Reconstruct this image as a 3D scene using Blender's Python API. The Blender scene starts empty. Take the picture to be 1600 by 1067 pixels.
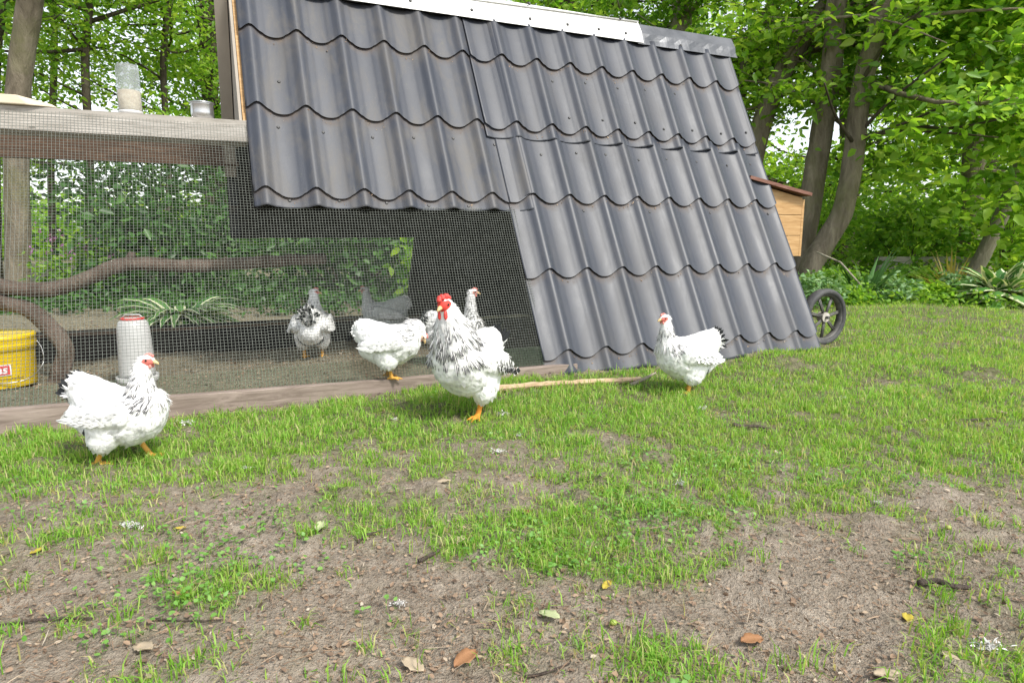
import bpy, math, random
import numpy as np
from mathutils import Vector, Matrix, noise as mnoise

R = math.radians
S = bpy.context.scene
COL = S.collection
rng = np.random.default_rng(7)
random.seed(7)

# ------------------------------------------------------------------ camera
CAM_H, CAM_F, CAM_P = 0.65, 1000.0, R(9.57)
cd = bpy.data.cameras.new('camera'); cam = bpy.data.objects.new('camera', cd); COL.objects.link(cam)
cam.location = (0, 0, CAM_H); cam.rotation_euler = (R(90) - CAM_P, 0, 0)
cd.sensor_width = 36; cd.lens = 36 * CAM_F / 1600; cd.clip_start = 0.05; cd.clip_end = 2000
S.camera = cam

# ------------------------------------------------------------------ sky, sun, exposure
SUN_EL, SUN_AZ = R(50), R(132)          # azimuth clockwise from +Y (the way the camera looks)
w = bpy.data.worlds.new('World'); S.world = w; w.use_nodes = True
nt = w.node_tree; nt.nodes.clear()
sky = nt.nodes.new('ShaderNodeTexSky'); sky.sky_type = 'NISHITA'; sky.sun_disc = False
sky.sun_elevation = SUN_EL; sky.sun_rotation = SUN_AZ; sky.dust_density = 1.5; sky.air_density = 1.0
hs = nt.nodes.new('ShaderNodeHueSaturation'); hs.inputs['Saturation'].default_value = 0.3
bg = nt.nodes.new('ShaderNodeBackground'); bg.inputs['Strength'].default_value = 0.15
out = nt.nodes.new('ShaderNodeOutputWorld')
nt.links.new(sky.outputs[0], hs.inputs['Color']); nt.links.new(hs.outputs[0], bg.inputs[0]); nt.links.new(bg.outputs[0], out.inputs[0])
sl_ = bpy.data.lights.new('sun', 'SUN'); sl_.energy = 2.4; sl_.angle = R(10); sl_.color = (1, .96, .88)
sun = bpy.data.objects.new('sun', sl_); COL.objects.link(sun)
sdir = Vector((math.sin(SUN_AZ) * math.cos(SUN_EL), math.cos(SUN_AZ) * math.cos(SUN_EL), math.sin(SUN_EL)))
sun.rotation_euler = sdir.to_track_quat('Z', 'Y').to_euler(); sun.location = sdir * 30
S.view_settings.view_transform = 'Standard'; S.view_settings.look = 'None'
S.view_settings.exposure = 0.95; S.view_settings.gamma = 1.0; S.view_settings.use_curve_mapping = False

# ------------------------------------------------------------------ helpers
def P(px, py, Y):
    """world point seen at photo position (px, py) at distance Y along the lawn"""
    c, s = math.cos(CAM_P), math.sin(CAM_P)
    d = Vector((0, c, -s)) + Vector((1, 0, 0)) * ((px - 800) / CAM_F) - Vector((0, s, c)) * ((py - 533.5) / CAM_F)
    return Vector((0, 0, CAM_H)) + d * (Y / d.y)
def G(px, py, h=0.0):
    c, s = math.cos(CAM_P), math.sin(CAM_P)
    d = Vector((0, c, -s)) + Vector((1, 0, 0)) * ((px - 800) / CAM_F) - Vector((0, s, c)) * ((py - 533.5) / CAM_F)
    return Vector((0, 0, CAM_H)) + d * ((h - CAM_H) / d.z)

def link(o, parent=None):
    COL.objects.link(o)
    if parent is not None: o.parent = parent
    return o
def tag(o, label=None, cat=None, group=None, kind=None):
    if label: o['label'] = label
    if cat: o['category'] = cat
    if group: o['group'] = group
    if kind: o['kind'] = kind
    return o
def thing(name, loc, rz, label, cat, group=None):
    o = bpy.data.objects.new(name, None); COL.objects.link(o); o.empty_display_size = .1
    o.location = loc; o.rotation_euler = (0, 0, rz)
    return tag(o, label, cat, group)

class MB:
    def __init__(s): s.v = []; s.f = []
    def add(s, vs, fs):
        n = len(s.v); s.v += [tuple(v) for v in vs]; s.f += [tuple(i + n for i in f) for f in fs]; return s
    def box(s, c, size, M=None):
        x, y, z = size[0] / 2, size[1] / 2, size[2] / 2
        vs = [Vector((a, b, d)) for a in (-x, x) for b in (-y, y) for d in (-z, z)]
        if M is not None: vs = [M @ v for v in vs]
        c = Vector(c)
        return s.add([v + c for v in vs], [(0, 1, 3, 2), (4, 6, 7, 5), (0, 4, 5, 1), (2, 3, 7, 6), (0, 2, 6, 4), (1, 5, 7, 3)])
    def tube(s, pts, rad, n=8, cap=True):
        pts = [Vector(p) for p in pts]
        if not hasattr(rad, '__len__'): rad = [rad] * len(pts)
        rings = []; up = None
        for i, p in enumerate(pts):
            t = (pts[min(i + 1, len(pts) - 1)] - pts[max(i - 1, 0)]).normalized()
            if up is None:
                up = Vector((0, 0, 1)) if abs(t.z) < .9 else Vector((1, 0, 0))
            a = t.cross(up).normalized(); up = a.cross(t).normalized()
            rings.append([p + (a * math.cos(2 * math.pi * k / n) + up * math.sin(2 * math.pi * k / n)) * rad[i] for k in range(n)])
        vs = [v for r in rings for v in r]; fs = []
        for i in range(len(pts) - 1):
            for k in range(n):
                k2 = (k + 1) % n; fs.append((i * n + k, i * n + k2, (i + 1) * n + k2, (i + 1) * n + k))
        if cap: fs += [tuple(range(n - 1, -1, -1)), tuple(range((len(pts) - 1) * n, len(pts) * n))]
        return s.add(vs, fs)
    def lathe(s, prof, n=24, c=(0, 0, 0), M=None):
        vs = []; fs = []
        for r, z in prof:
            for k in range(n):
                a = 2 * math.pi * k / n; v = Vector((r * math.cos(a), r * math.sin(a), z))
                if M is not None: v = M @ v
                vs.append(v + Vector(c))
        for i in range(len(prof) - 1):
            for k in range(n):
                k2 = (k + 1) % n; fs.append((i * n + k, i * n + k2, (i + 1) * n + k2, (i + 1) * n + k))
        return s.add(vs, fs)
    def ell(s, c, r, n=12, m=8, M=None):
        vs = []; fs = []
        for i in range(m + 1):
            th = math.pi * i / m
            for k in range(n):
                a = 2 * math.pi * k / n
                v = Vector((r[0] * math.sin(th) * math.cos(a), r[1] * math.sin(th) * math.sin(a), r[2] * math.cos(th)))
                if M is not None: v = M @ v
                vs.append(v + Vector(c))
        for i in range(m):
            for k in range(n):
                k2 = (k + 1) % n; fs.append((i * n + k, (i + 1) * n + k, (i + 1) * n + k2, i * n + k2))
        return s.add(vs, fs)
    def build(s, name, mat, parent=None, smooth=False, bevel=0, loc=None):
        me = bpy.data.meshes.new(name); me.from_pydata([tuple(v) for v in s.v], [], s.f); me.update()
        if smooth: me.polygons.foreach_set('use_smooth', [True] * len(me.polygons))
        if mat: me.materials.append(mat)
        o = bpy.data.objects.new(name, me); link(o, parent)
        if loc is not None: o.location = loc
        if bevel:
            b = o.modifiers.new('b', 'BEVEL'); b.width = bevel; b.segments = 2; b.limit_method = 'ANGLE'
        return o

def np_mesh(name, V, F, mat, parent=None, smooth=False, uv=None, attrs=None):
    """V (n,3), F (m,4) or (m,3) arrays; uv (m*k,2) per corner; attrs {name: per-vertex floats}"""
    V = np.asarray(V, np.float32); F = np.asarray(F, np.int32); k = F.shape[1]
    me = bpy.data.meshes.new(name)
    me.vertices.add(len(V)); me.vertices.foreach_set('co', V.ravel())
    me.loops.add(F.size); me.loops.foreach_set('vertex_index', F.ravel())
    me.polygons.add(len(F)); me.polygons.foreach_set('loop_start', np.arange(0, F.size, k, dtype=np.int32))
    try: me.polygons.foreach_set('loop_total', np.full(len(F), k, np.int32))
    except Exception: pass
    if smooth: me.polygons.foreach_set('use_smooth', np.ones(len(F), bool))
    me.update(calc_edges=True)
    if uv is not None:
        l = me.uv_layers.new(name='uv'); l.data.foreach_set('uv', np.asarray(uv, np.float32).ravel())
    for an, av in (attrs or {}).items():
        av = np.asarray(av, np.float32)
        if av.ndim == 1:
            a = me.attributes.new(an, 'FLOAT', 'POINT'); a.data.foreach_set('value', av)
        else:
            a = me.attributes.new(an, 'FLOAT_COLOR', 'POINT'); a.data.foreach_set('color', av.ravel())
    if mat: me.materials.append(mat)
    o = bpy.data.objects.new(name, me); link(o, parent)
    return o

_tab = rng.random((256, 256)).astype(np.float32)
def vn(x, y):
    x = np.asarray(x, float); y = np.asarray(y, float)
    xi = np.floor(x).astype(int); yi = np.floor(y).astype(int); fx = x - xi; fy = y - yi
    fx = fx * fx * (3 - 2 * fx); fy = fy * fy * (3 - 2 * fy)
    g = lambda a, b: _tab[a & 255, b & 255]
    return (g(xi, yi) * (1 - fx) + g(xi + 1, yi) * fx) * (1 - fy) + (g(xi, yi + 1) * (1 - fx) + g(xi + 1, yi + 1) * fx) * fy
def fbm(x, y, o=4):
    t = 0; a = .5
    for i in range(o):
        t = t + a * vn(x + 17.3 * i, y - 9.1 * i); x = x * 2.03; y = y * 2.03; a *= .5
    return t / (1 - .5 ** o)
def sstep(a, b, x):
    t = np.clip((x - a) / (b - a), 0, 1); return t * t * (3 - 2 * t)

# ------------------------------------------------------------------ materials
class N:
    def __init__(s, name):
        s.m = bpy.data.materials.new(name); s.m.use_nodes = True; s.t = s.m.node_tree; s.t.nodes.clear()
        s.out = s.n('OutputMaterial')
    def n(s, k, **kw):
        x = s.t.nodes.new('ShaderNode' + k)
        for a, b in kw.items(): setattr(x, a, b)
        return x
    def l(s, a, b): s.t.links.new(a, b)
    def noise(s, scale, detail=4, rough=.6, vec=None, dist=0):
        x = s.n('TexNoise'); x.inputs['Scale'].default_value = scale; x.inputs['Detail'].default_value = detail
        x.inputs['Roughness'].default_value = rough; x.inputs['Distortion'].default_value = dist
        if vec is not None: s.l(vec, x.inputs['Vector'])
        return x.outputs['Fac']
    def ramp(s, fac, stops, interp='LINEAR'):
        x = s.n('ValToRGB'); s.l(fac, x.inputs[0]); x.color_ramp.interpolation = interp
        e = x.color_ramp.elements
        while len(e) < len(stops): e.new(.5)
        for i, (p, c) in enumerate(stops):
            e[i].position = p; e[i].color = (*c, 1) if len(c) == 3 else c
        return x.outputs[0]
    def mix(s, fac, a, b, bt='MIX'):
        x = s.n('MixRGB', blend_type=bt)
        for k, v in ((0, fac), (1, a), (2, b)):
            if hasattr(v, 'links'): s.l(v, x.inputs[k])
            elif isinstance(v, (int, float)): x.inputs[k].default_value = v
            else: x.inputs[k].default_value = (*v, 1)
        return x.outputs[0]
    def math(s, op, a, b=0.0, clamp=False):
        x = s.n('Math', operation=op); x.use_clamp = clamp
        for k, v in ((0, a), (1, b)):
            if hasattr(v, 'links'): s.l(v, x.inputs[k])
            else: x.inputs[k].default_value = v
        return x.outputs[0]
    def obj(s, stretch=None):
        o = s.n('TexCoord').outputs['Object']
        if stretch:
            mp = s.n('Mapping'); mp.inputs['Scale'].default_value = stretch; s.l(o, mp.inputs[0]); return mp.outputs[0]
        return o
    def bsdf(s, col, rough=.6, metal=0, spec=.5, bump=None, bs=.3, bd=.01, **kw):
        x = s.n('BsdfPrincipled')
        for k, v in (('Base Color', col), ('Roughness', rough), ('Metallic', metal), ('Specular IOR Level', spec), *kw.items()):
            i = x.inputs[k]
            if hasattr(v, 'links'): s.l(v, i)
            elif isinstance(v, (int, float)): i.default_value = v
            else: i.default_value = (*v, 1)
        if bump is not None:
            b = s.n('Bump'); b.inputs['Strength'].default_value = bs; b.inputs['Distance'].default_value = bd
            s.l(bump, b.inputs['Height']); s.l(b.outputs[0], x.inputs['Normal'])
        return x.outputs[0]
    def done(s, sh): s.l(sh, s.out.inputs[0]); return s.m

def m_simple(name, c1, c2, scale=20, rough=.6, metal=0, spec=.5, stretch=None, bs=.3, bd=.005, lo=.35, hi=.65, **kw):
    k = N(name); f = k.noise(scale, 5, .65, k.obj(stretch))
    return k.done(k.bsdf(k.ramp(f, [(lo, c1), (hi, c2)]), rough, metal, spec, f, bs, bd, **kw))

def m_leaf(name, stops, trans=.4, rough=.45, tcol=1.6, edge=None, vein=False):
    k = N(name); rnd = k.n('NewGeometry').outputs['Random Per Island']
    col = k.ramp(rnd, stops)
    if edge is not None:
        uv = k.n('UVMap'); sx = k.n('SeparateXYZ'); k.l(uv.outputs[0], sx.inputs[0])
        a = k.math('ABSOLUTE', sx.outputs[0]); nz = k.noise(60, 2, .5, k.obj())
        a = k.math('ADD', a, k.math('MULTIPLY', k.math('SUBTRACT', nz, .5), .35))
        col = k.mix(k.math('GREATER_THAN', a, .62), col, edge)
    p = k.bsdf(col, rough, 0, .4)
    tr = k.n('BsdfTranslucent'); k.l(k.mix(1.0, col, (tcol, tcol * .95, tcol * .5), 'MULTIPLY'), tr.inputs[0])
    mx = k.n('MixShader'); mx.inputs[0].default_value = trans
    k.l(p, mx.inputs[1]); k.l(tr.outputs[0], mx.inputs[2])
    return k.done(mx.outputs[0])

M = {}
# soil
k = N('soil'); o_ = k.obj()
f1 = k.noise(3, 6, .6, o_); f2 = k.noise(45, 5, .7, o_); f3 = k.noise(160, 3, .6, o_)
c = k.ramp(f1, [(.3, (.19, .155, .115)), (.55, (.305, .258, .202)), (.75, (.405, .352, .287))])
c = k.mix(.55, c, k.ramp(f2, [(.3, (.11, .088, .064)), (.5, (.30, .252, .198)), (.7, (.47, .41, .335))]))
c = k.mix(k.math('MULTIPLY', k.math('GREATER_THAN', f3, .64), .6), c, (.30, .17, .09))
at = k.n('Attribute', attribute_name='moss').outputs['Fac']
c = k.mix(k.math('MULTIPLY', at, .7), c, k.ramp(f2, [(.35, (.07, .085, .02)), (.65, (.13, .15, .045))]))
M['soil'] = k.done(k.bsdf(c, .95, 0, .2, k.math('ADD', f2, k.math('MULTIPLY', f3, .6)), 1.0, .018))
# grass
def m_grass():
    k = N('grass'); rnd = k.n('NewGeometry').outputs['Random Per Island']
    col = k.ramp(rnd, [(0, (.12, .29, .03)), (.35, (.21, .44, .05)), (.66, (.31, .53, .09)), (.86, (.43, .50, .16)), (1, (.56, .48, .28))])
    big = k.noise(2.2, 3, .5, k.obj())
    col = k.mix(k.math('MULTIPLY', k.math('SUBTRACT', big, .42, True), 2.2, True), col, k.mix(.4, col, (.30, .40, .07)))
    p = k.bsdf(col, .5, 0, .3); tr = k.n('BsdfTranslucent'); k.l(k.mix(1, col, (1.5, 1.4, .7), 'MULTIPLY'), tr.inputs[0])
    mx = k.n('MixShader'); mx.inputs[0].default_value = .45; k.l(p, mx.inputs[1]); k.l(tr.outputs[0], mx.inputs[2])
    return k.done(mx.outputs[0])
M['grass'] = m_grass()
M['clover'] = m_leaf('clover', [(0, (.09, .23, .03)), (.6, (.15, .32, .06)), (1, (.22, .38, .10))], .25)
M['litter'] = m_leaf('litter', [(0, (.09, .06, .04)), (.3, (.20, .135, .09)), (.7, (.28, .19, .125)), (.94, (.34, .26, .18)), (1, (.44, .38, .30))], .05, .8)
# metal roof tiles
def m_roof(name, dusty):
    k = N(name); o_ = k.obj()
    f1 = k.noise(2.6, 5, .6, o_); f2 = k.noise(30, 6, .7, o_); f3 = k.noise(9, 5, .7, k.obj((1, .35, .35)), .6)
    c = k.ramp(f1, [(.3, (.025, .030, .042)), (.7, (.038, .043, .056))])
    d = k.n('Attribute', attribute_name='dirt').outputs['Fac']
    dm = k.math('MULTIPLY', d, k.math('MULTIPLY', k.math('SUBTRACT', f2, .32, True), 3.0, True), True)
    c = k.mix(k.math('MULTIPLY', k.math('SUBTRACT', f3, .45, True), dusty * 3.4, True), c, (.105, .092, .072))
    c = k.mix(k.math('MULTIPLY', k.math('SUBTRACT', f2, .60, True), dusty * 4, True), c, (.085, .092, .055))
    c = k.mix(dm, c, (.12, .085, .058))
    sp = k.noise(220, 2, .5, o_); c = k.mix(k.math('MULTIPLY', k.math('GREATER_THAN', sp, .74), .5), c, (.20, .18, .15))
    r = k.math('ADD', k.math('MULTIPLY', f3, .22), .38 + .08 * dusty)
    r = k.math('ADD', r, k.math('MULTIPLY', dm, .3), True)
    return k.done(k.bsdf(c, r, 0, .55, k.math('ADD', f1, k.math('MULTIPLY', f2, .08)), .25, .01))
M['roof_old'] = m_roof('roof_dusty', .6)
M['roof'] = m_roof('roof_paint', .2)
M['cap_white'] = m_simple('cap_white', (.62, .62, .60), (.74, .74, .73), 12, .45, bs=.1)
M['cap_grey'] = m_simple('cap_grey', (.055, .06, .066), (.12, .125, .135), 5, .36, .3, bs=.35, bd=.02)
M['screw'] = m_simple('screw', (.02, .02, .02), (.05, .05, .05), 60, .5)
def m_wood(name, c1, c2, c3, stretch=(1.5, 14, 14), rough=.8, bs=.35):
    k = N(name); o_ = k.obj(stretch); f = k.noise(4, 6, .65, o_, .8); g = k.noise(3, 3, .5, k.obj())
    c = k.ramp(f, [(.3, c1), (.52, c2), (.72, c3)]); c = k.mix(k.math('MULTIPLY', k.math('SUBTRACT', g, .5, True), 2), c, c1)
    kn = k.n('TexVoronoi'); kn.inputs['Scale'].default_value = 3.2; k.l(k.obj((1, 2.5, 2.5)), kn.inputs['Vector'])
    c = k.mix(k.math('MULTIPLY', k.math('LESS_THAN', kn.outputs['Distance'], .05), .7), c, tuple(x * .35 for x in c1))
    return k.done(k.bsdf(c, rough, 0, .25, f, bs, .004))
M['beam'] = m_wood('weathered_beam', (.22, .20, .17), (.36, .335, .30), (.46, .43, .39))
M['beam_dark'] = m_wood('stained_beam', (.045, .028, .018), (.085, .05, .031), (.13, .08, .05))
M['base'] = m_wood('old_board', (.13, .10, .08), (.25, .20, .17), (.34, .275, .24))
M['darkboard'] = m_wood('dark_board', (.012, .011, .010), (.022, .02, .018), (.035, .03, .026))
M['pine'] = m_wood('pine', (.33, .19, .075), (.44, .27, .12), (.54, .36, .18), rough=.6)
M['plank'] = m_wood('pale_plank', (.50, .42, .30), (.62, .54, .41), (.70, .62, .50))
M['redwood'] = m_wood('red_board', (.11, .05, .035), (.19, .095, .07), (.27, .16, .13))
M['gable'] = m_simple('gable_ply', (.30, .265, .22), (.38, .34, .285), 3, .8, stretch=(1, 1, .3))
M['wire'] = m_simple('wire', (.11, .122, .105), (.18, .195, .172), 40, .5, .3)
M['wire_green'] = m_simple('green_wire', (.06, .10, .055), (.11, .15, .09), 40, .5, .1)
M['rubber'] = m_simple('rubber', (.035, .035, .037), (.075, .075, .075), 25, .75)
M['rim'] = m_simple('rim', (.045, .045, .042), (.11, .105, .095), 30, .6, bs=.2)
M['hub'] = m_simple('hub', (.35, .32, .27), (.5, .47, .42), 30, .6)
def m_bark(name, a, b, c_, moss, sc=9):
    k = N(name); f = k.noise(sc, 7, .7, k.obj((1, 1, .28)), .4); g = k.noise(2.3, 5, .6, k.obj())
    c = k.ramp(f, [(.3, a), (.5, b), (.72, c_)]); c = k.mix(k.math('MULTIPLY', k.math('SUBTRACT', g, .48, True), 5, True), c, k.mix(.5, c, moss))
    return k.done(k.bsdf(c, .9, 0, .2, f, 1.0, .05))
M['bark'] = m_bark('bark', (.10, .083, .058), (.205, .172, .125), (.32, .275, .205), (.15, .17, .05))
M['bark_dark'] = m_bark('bark_dark', (.045, .036, .026), (.085, .07, .05), (.14, .12, .09), (.09, .10, .03))
M['bark_pale'] = m_bark('bark_pale', (.20, .17, .13), (.32, .28, .22), (.44, .40, .33), (.22, .23, .10), 6)
M['perch'] = m_bark('perch', (.085, .06, .045), (.16, .12, .095), (.25, .20, .165), (.16, .13, .09), 14)
M['leafA'] = m_leaf('leaf_bright', [(0, (.11, .25, .02)), (.4, (.20, .38, .035)), (.75, (.30, .48, .055)), (1, (.40, .54, .09))], .55)
M['leafB'] = m_leaf('leaf_mid', [(0, (.09, .22, .022)), (.5, (.19, .37, .045)), (1, (.32, .48, .075))], .55)
M['leafC'] = m_leaf('leaf_shade_toned', [(0, (.024, .07, .014)), (.5, (.045, .12, .024)), (1, (.08, .18, .035))], .25)  # leaf colour darkened to stand in for tree shade behind the coop
M['leafD'] = m_leaf('leaf_bluish', [(0, (.09, .20, .06)), (.5, (.16, .30, .11)), (1, (.26, .38, .18))], .3)
M['strap'] = m_leaf('strap_leaf', [(0, (.05, .13, .035)), (.6, (.09, .20, .06)), (1, (.20, .27, .10))], .2)
M['hosta'] = m_leaf('hosta_leaf', [(0, (.06, .18, .04)), (1, (.12, .26, .06))], .2, .4, edge=(.62, .64, .42))
M['fern'] = m_leaf('orange_frond', [(0, (.28, .24, .06)), (.6, (.38, .30, .08)), (1, (.22, .30, .06))], .3)
M['petal'] = m_leaf('petal', [(0, (.30, .10, .30)), (.5, (.42, .18, .40)), (1, (.55, .30, .5))], .3)
M['yellow'] = m_simple('yellow_plastic', (.72, .50, .01), (.80, .58, .015), 6, .35, bs=.05)
M['red_label'] = m_simple('red_label', (.55, .05, .05), (.62, .07, .06), 30, .4, bs=.02)
M['white_label'] = m_simple('white_label', (.75, .72, .70), (.8, .78, .76), 30, .4, bs=.02)
M['ink'] = m_simple('ink', (.10, .06, .02), (.14, .09, .03), 30, .6)
M['red_cap'] = m_simple('red_cap', (.55, .05, .04), (.65, .08, .06), 30, .4)
M['milky'] = m_simple('milky_plastic', (.58, .58, .56), (.70, .70, .69), 5, .35, **{'Transmission Weight': 0.15})
M['steel'] = m_simple('steel', (.45, .46, .47), (.62, .62, .62), 9, .28, .95, bs=.05)
M['feed'] = m_simple('feed', (.52, .43, .30), (.66, .57, .43), 60, .9, bs=.6)
k = N('jar_plastic'); M['jar'] = k.done(k.bsdf((.50, .53, .53), .25, 0, .5, k.noise(8, 3, .5, k.obj()), .3, .01, **{'Transmission Weight': .5, 'IOR': 1.15, 'Alpha': .55}))
# birds
k = N('bird_skin'); tc = k.n('Attribute', attribute_name='tint').outputs['Color']; f = k.noise(180, 4, .7, k.obj())
M['bird'] = k.done(k.bsdf(tc, .75, 0, .25, f, .35, .004))
k = N('white_feather'); rnd = k.n('NewGeometry').outputs['Random Per Island']
tc = k.n('Attribute', attribute_name='tint').outputs['Color']
c = k.mix(1, tc, k.ramp(rnd, [(0, (.90, .90, .90)), (1, (1, 1, 1))]), 'MULTIPLY')
p = k.bsdf(c, .8, 0, .2); tr = k.n('BsdfTranslucent'); k.l(c, tr.inputs[0])
mx = k.n('MixShader'); mx.inputs[0].default_value = .42; k.l(p, mx.inputs[1]); k.l(tr.outputs[0], mx.inputs[2])
M['feather'] = k.done(mx.outputs[0])
def m_stripe(name, black, white, keep=.5):
    k = N(name); uv = k.n('UVMap'); sx = k.n('SeparateXYZ'); k.l(uv.outputs[0], sx.inputs[0])
    dark = k.n('Attribute', attribute_name='dark').outputs['Fac']
    a = k.math('ABSOLUTE', sx.outputs[0])
    lim = k.math('MULTIPLY', dark, k.ramp(sx.outputs[1], [(0, (.0,) * 3), (.3, (.45,) * 3), (.75, (.72,) * 3), (1, (.2,) * 3)]))
    c = k.mix(k.math('LESS_THAN', a, lim), white, black)
    return k.done(k.bsdf(c, .6, 0, .35))
M['hackle'] = m_stripe('hackle_feather', (.04, .04, .046), (.76, .75, .73))
M['quill'] = m_stripe('quill_feather', (.014, .016, .018), (.72, .72, .70))
M['comb'] = m_simple('comb', (.50, .035, .03), (.66, .07, .055), 150, .5, bs=.5, bd=.002)
M['comb_pale'] = m_simple('comb_pale', (.62, .18, .15), (.72, .28, .24), 150, .5, bs=.5, bd=.002)
M['beak'] = m_simple('beak', (.55, .38, .16), (.66, .48, .24), 80, .45)
M['eye'] = m_simple('eye', (.015, .01, .008), (.03, .02, .012), 50, .1)
M['feather_bit'] = m_simple('loose_feather', (.48, .47, .45), (.64, .63, .61), 80, .9)
M['stick'] = m_wood('split_stick', (.36, .25, .15), (.52, .38, .25), (.62, .49, .35), (1.2, 18, 18))
M['twig'] = m_bark('twig', (.08, .06, .05), (.14, .11, .09), (.22, .18, .15), (.14, .11, .08), 40)
M['leaf_pale'] = m_leaf('fallen_pale', [(0, (.40, .45, .24)), (1, (.48, .52, .30))], .15)
M['leaf_yellow'] = m_leaf('fallen_yellow', [(0, (.46, .36, .05)), (1, (.52, .42, .07))], .15)
M['leaf_brown'] = m_leaf('fallen_brown', [(0, (.26, .12, .055)), (1, (.36, .19, .09))], .1)
M['leaf_tan'] = m_leaf('fallen_tan', [(0, (.36, .29, .20)), (1, (.45, .37, .26))], .1)
M['nut'] = m_simple('green_nut', (.22, .27, .04), (.32, .36, .08), 50, .5)
# ------------------------------------------------------------------ ground
def ground_z(x, y):
    return (fbm(x * 2.1 + 40, y * 2.1 + 11, 5) - .5) * .05 + (fbm(x * 8 + 3, y * 8, 3) - .5) * .022 + (fbm(x * 23 + 3, y * 23, 2) - .5) * .010
PLUS = [(.333, 1.427, .22, .13, .75), (.104, 1.214, .20, .07, .8), (.326, 1.175, .19, .06, .85), (.21, .875, .11, .05, .85),
        (.75, .87, .16, .07, .6), (-.53, 1.033, .09, .05, .55), (-.654, .96, .08, .05, .5), (-.737, 1.33, .10, .07, .3), (-.403, 1.47, .14, .07, .6),
        (-.148, 1.40, .09, .07, .45), (1.35, 1.85, .6, .18, .3), (-1.2, 1.72, .5, .12, .4), (-.40, 1.17, .12, .05, .35), (.0, 1.30, .12, .05, .3), (.86, 1.02, .14, .06, .3),
        (-.25, 1.1, .06, .04, .4), (-.1, .92, .1, .04, .35), (-.62, 1.1, .1, .05, .3), (.75, 1.3, .1, .05, .3), (.45, 1.02, .1, .05, .3), (-.75, 1.15, .1, .05, .25)]
MINUS = [(-1.05, 1.46, .30, .12, .7), (.75, 1.27, .28, .14, .5), (-.10, 1.12, .14, .07, .5), (2.187, 2.734, .45, .2, .65), (1.68, 2.75, .22, .1, .55),
         (-.594, 1.72, .16, .08, .3), (.02, 1.60, .16, .08, .5), (-.2, 1.6, .12, .05, .3), (-.12, 2.16, .12, .05, .5), (1.1, 2.2, .14, .05, .4), (1.2, 1.5, .4, .15, .4), (.95, 1.25, .45, .18, .6), (.55, 1.02, .3, .1, .45), (.35, 1.0, .3, .05, .3), (1.0, 1.05, .3, .1, .4),
         (.35, 2.62, .3, .08, .35), (-.62, 2.45, .35, .06, .5)]
CW = Vector((.271, 2.913, 0)); CA = (.9113, .4118)
def grass_density(x, y):
    base = sstep(.95, 2.15, y + (fbm(x * 1.6, y * 1.6, 3) - .5) * .9 + np.clip(-x, 0, 2) * .05)
    d = -.10 + .88 * base
    for cx, cy, rx, ry, a in PLUS: d = d + .52 * a * np.exp(-((x - cx) / rx / 1.15) ** 2 - ((y - cy) / ry / 1.2) ** 2)
    for cx, cy, rx, ry, a in MINUS: d = d - .75 * a * np.exp(-((x - cx) / rx) ** 2 - ((y - cy) / ry) ** 2)
    d = d + (fbm(x * 9 + 5, y * 9 + 9, 3) - .5) * 1.5 + (fbm(x * 2.3 + 15, y * 2.3 + 2, 2) - .5) * .6 + (vn(x * 31 + 2, y * 31) - .5) * .7
    v = -(x - CW.x) * CA[1] + (y - CW.y) * CA[0]; u = (x - CW.x) * CA[0] + (y - CW.y) * CA[1]
    inside = (v > -.05 + .05 * (fbm(u * 5, u * 0 + 8, 2) - .5)) & (v < 2.0) & (u > -2.8) & (u < 1.68)
    bed = (v >= 1.95) & (u < 1.75)
    return np.where(inside | bed, -1, d)

def axis(lo, hi, step, far):
    mid = np.arange(lo, hi, step); t = step * 1.35 ** np.arange(1, 34); t = np.cumsum(t); t = t[t < far]
    return np.concatenate([lo - t[::-1], mid, hi - step + t])
gx = axis(-2.6, 3.4, .016, 700); gy = axis(.45, 5.2, .016, 700)
GX, GY = np.meshgrid(gx, gy, indexing='ij')
GZ = ground_z(GX, GY)
clod = sstep(.5, .75, fbm(GX * 30, GY * 30, 2)) * sstep(.45, .7, fbm(GX * 4 + 9, GY * 4, 2)) * .015
far = np.maximum(np.abs(GX) - 6, np.maximum(GY - 9, -GY)).clip(0, 30) / 30
GZ = np.where(far > 0, GZ * (1 - far), GZ + clod)
I = np.arange(GX.size).reshape(GX.shape)
F = np.stack([I[:-1, :-1], I[1:, :-1], I[1:, 1:], I[:-1, 1:]], -1).reshape(-1, 4)
moss = np.clip(grass_density(GX, GY) * .9 + .1, 0, 1).ravel()
moss = np.clip(moss + sstep(1.7, 2.4, GY.ravel()) * .45, 0, 1); moss = np.where(GY.ravel() > 5.5, .4, moss)
g = np_mesh('ground', np.stack([GX.ravel(), GY.ravel(), GZ.ravel()], -1), F, M['soil'], smooth=True, attrs={'moss': moss})
tag(g, 'bare brown soil of the yard under the thin lawn', 'ground', kind='structure')

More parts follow.
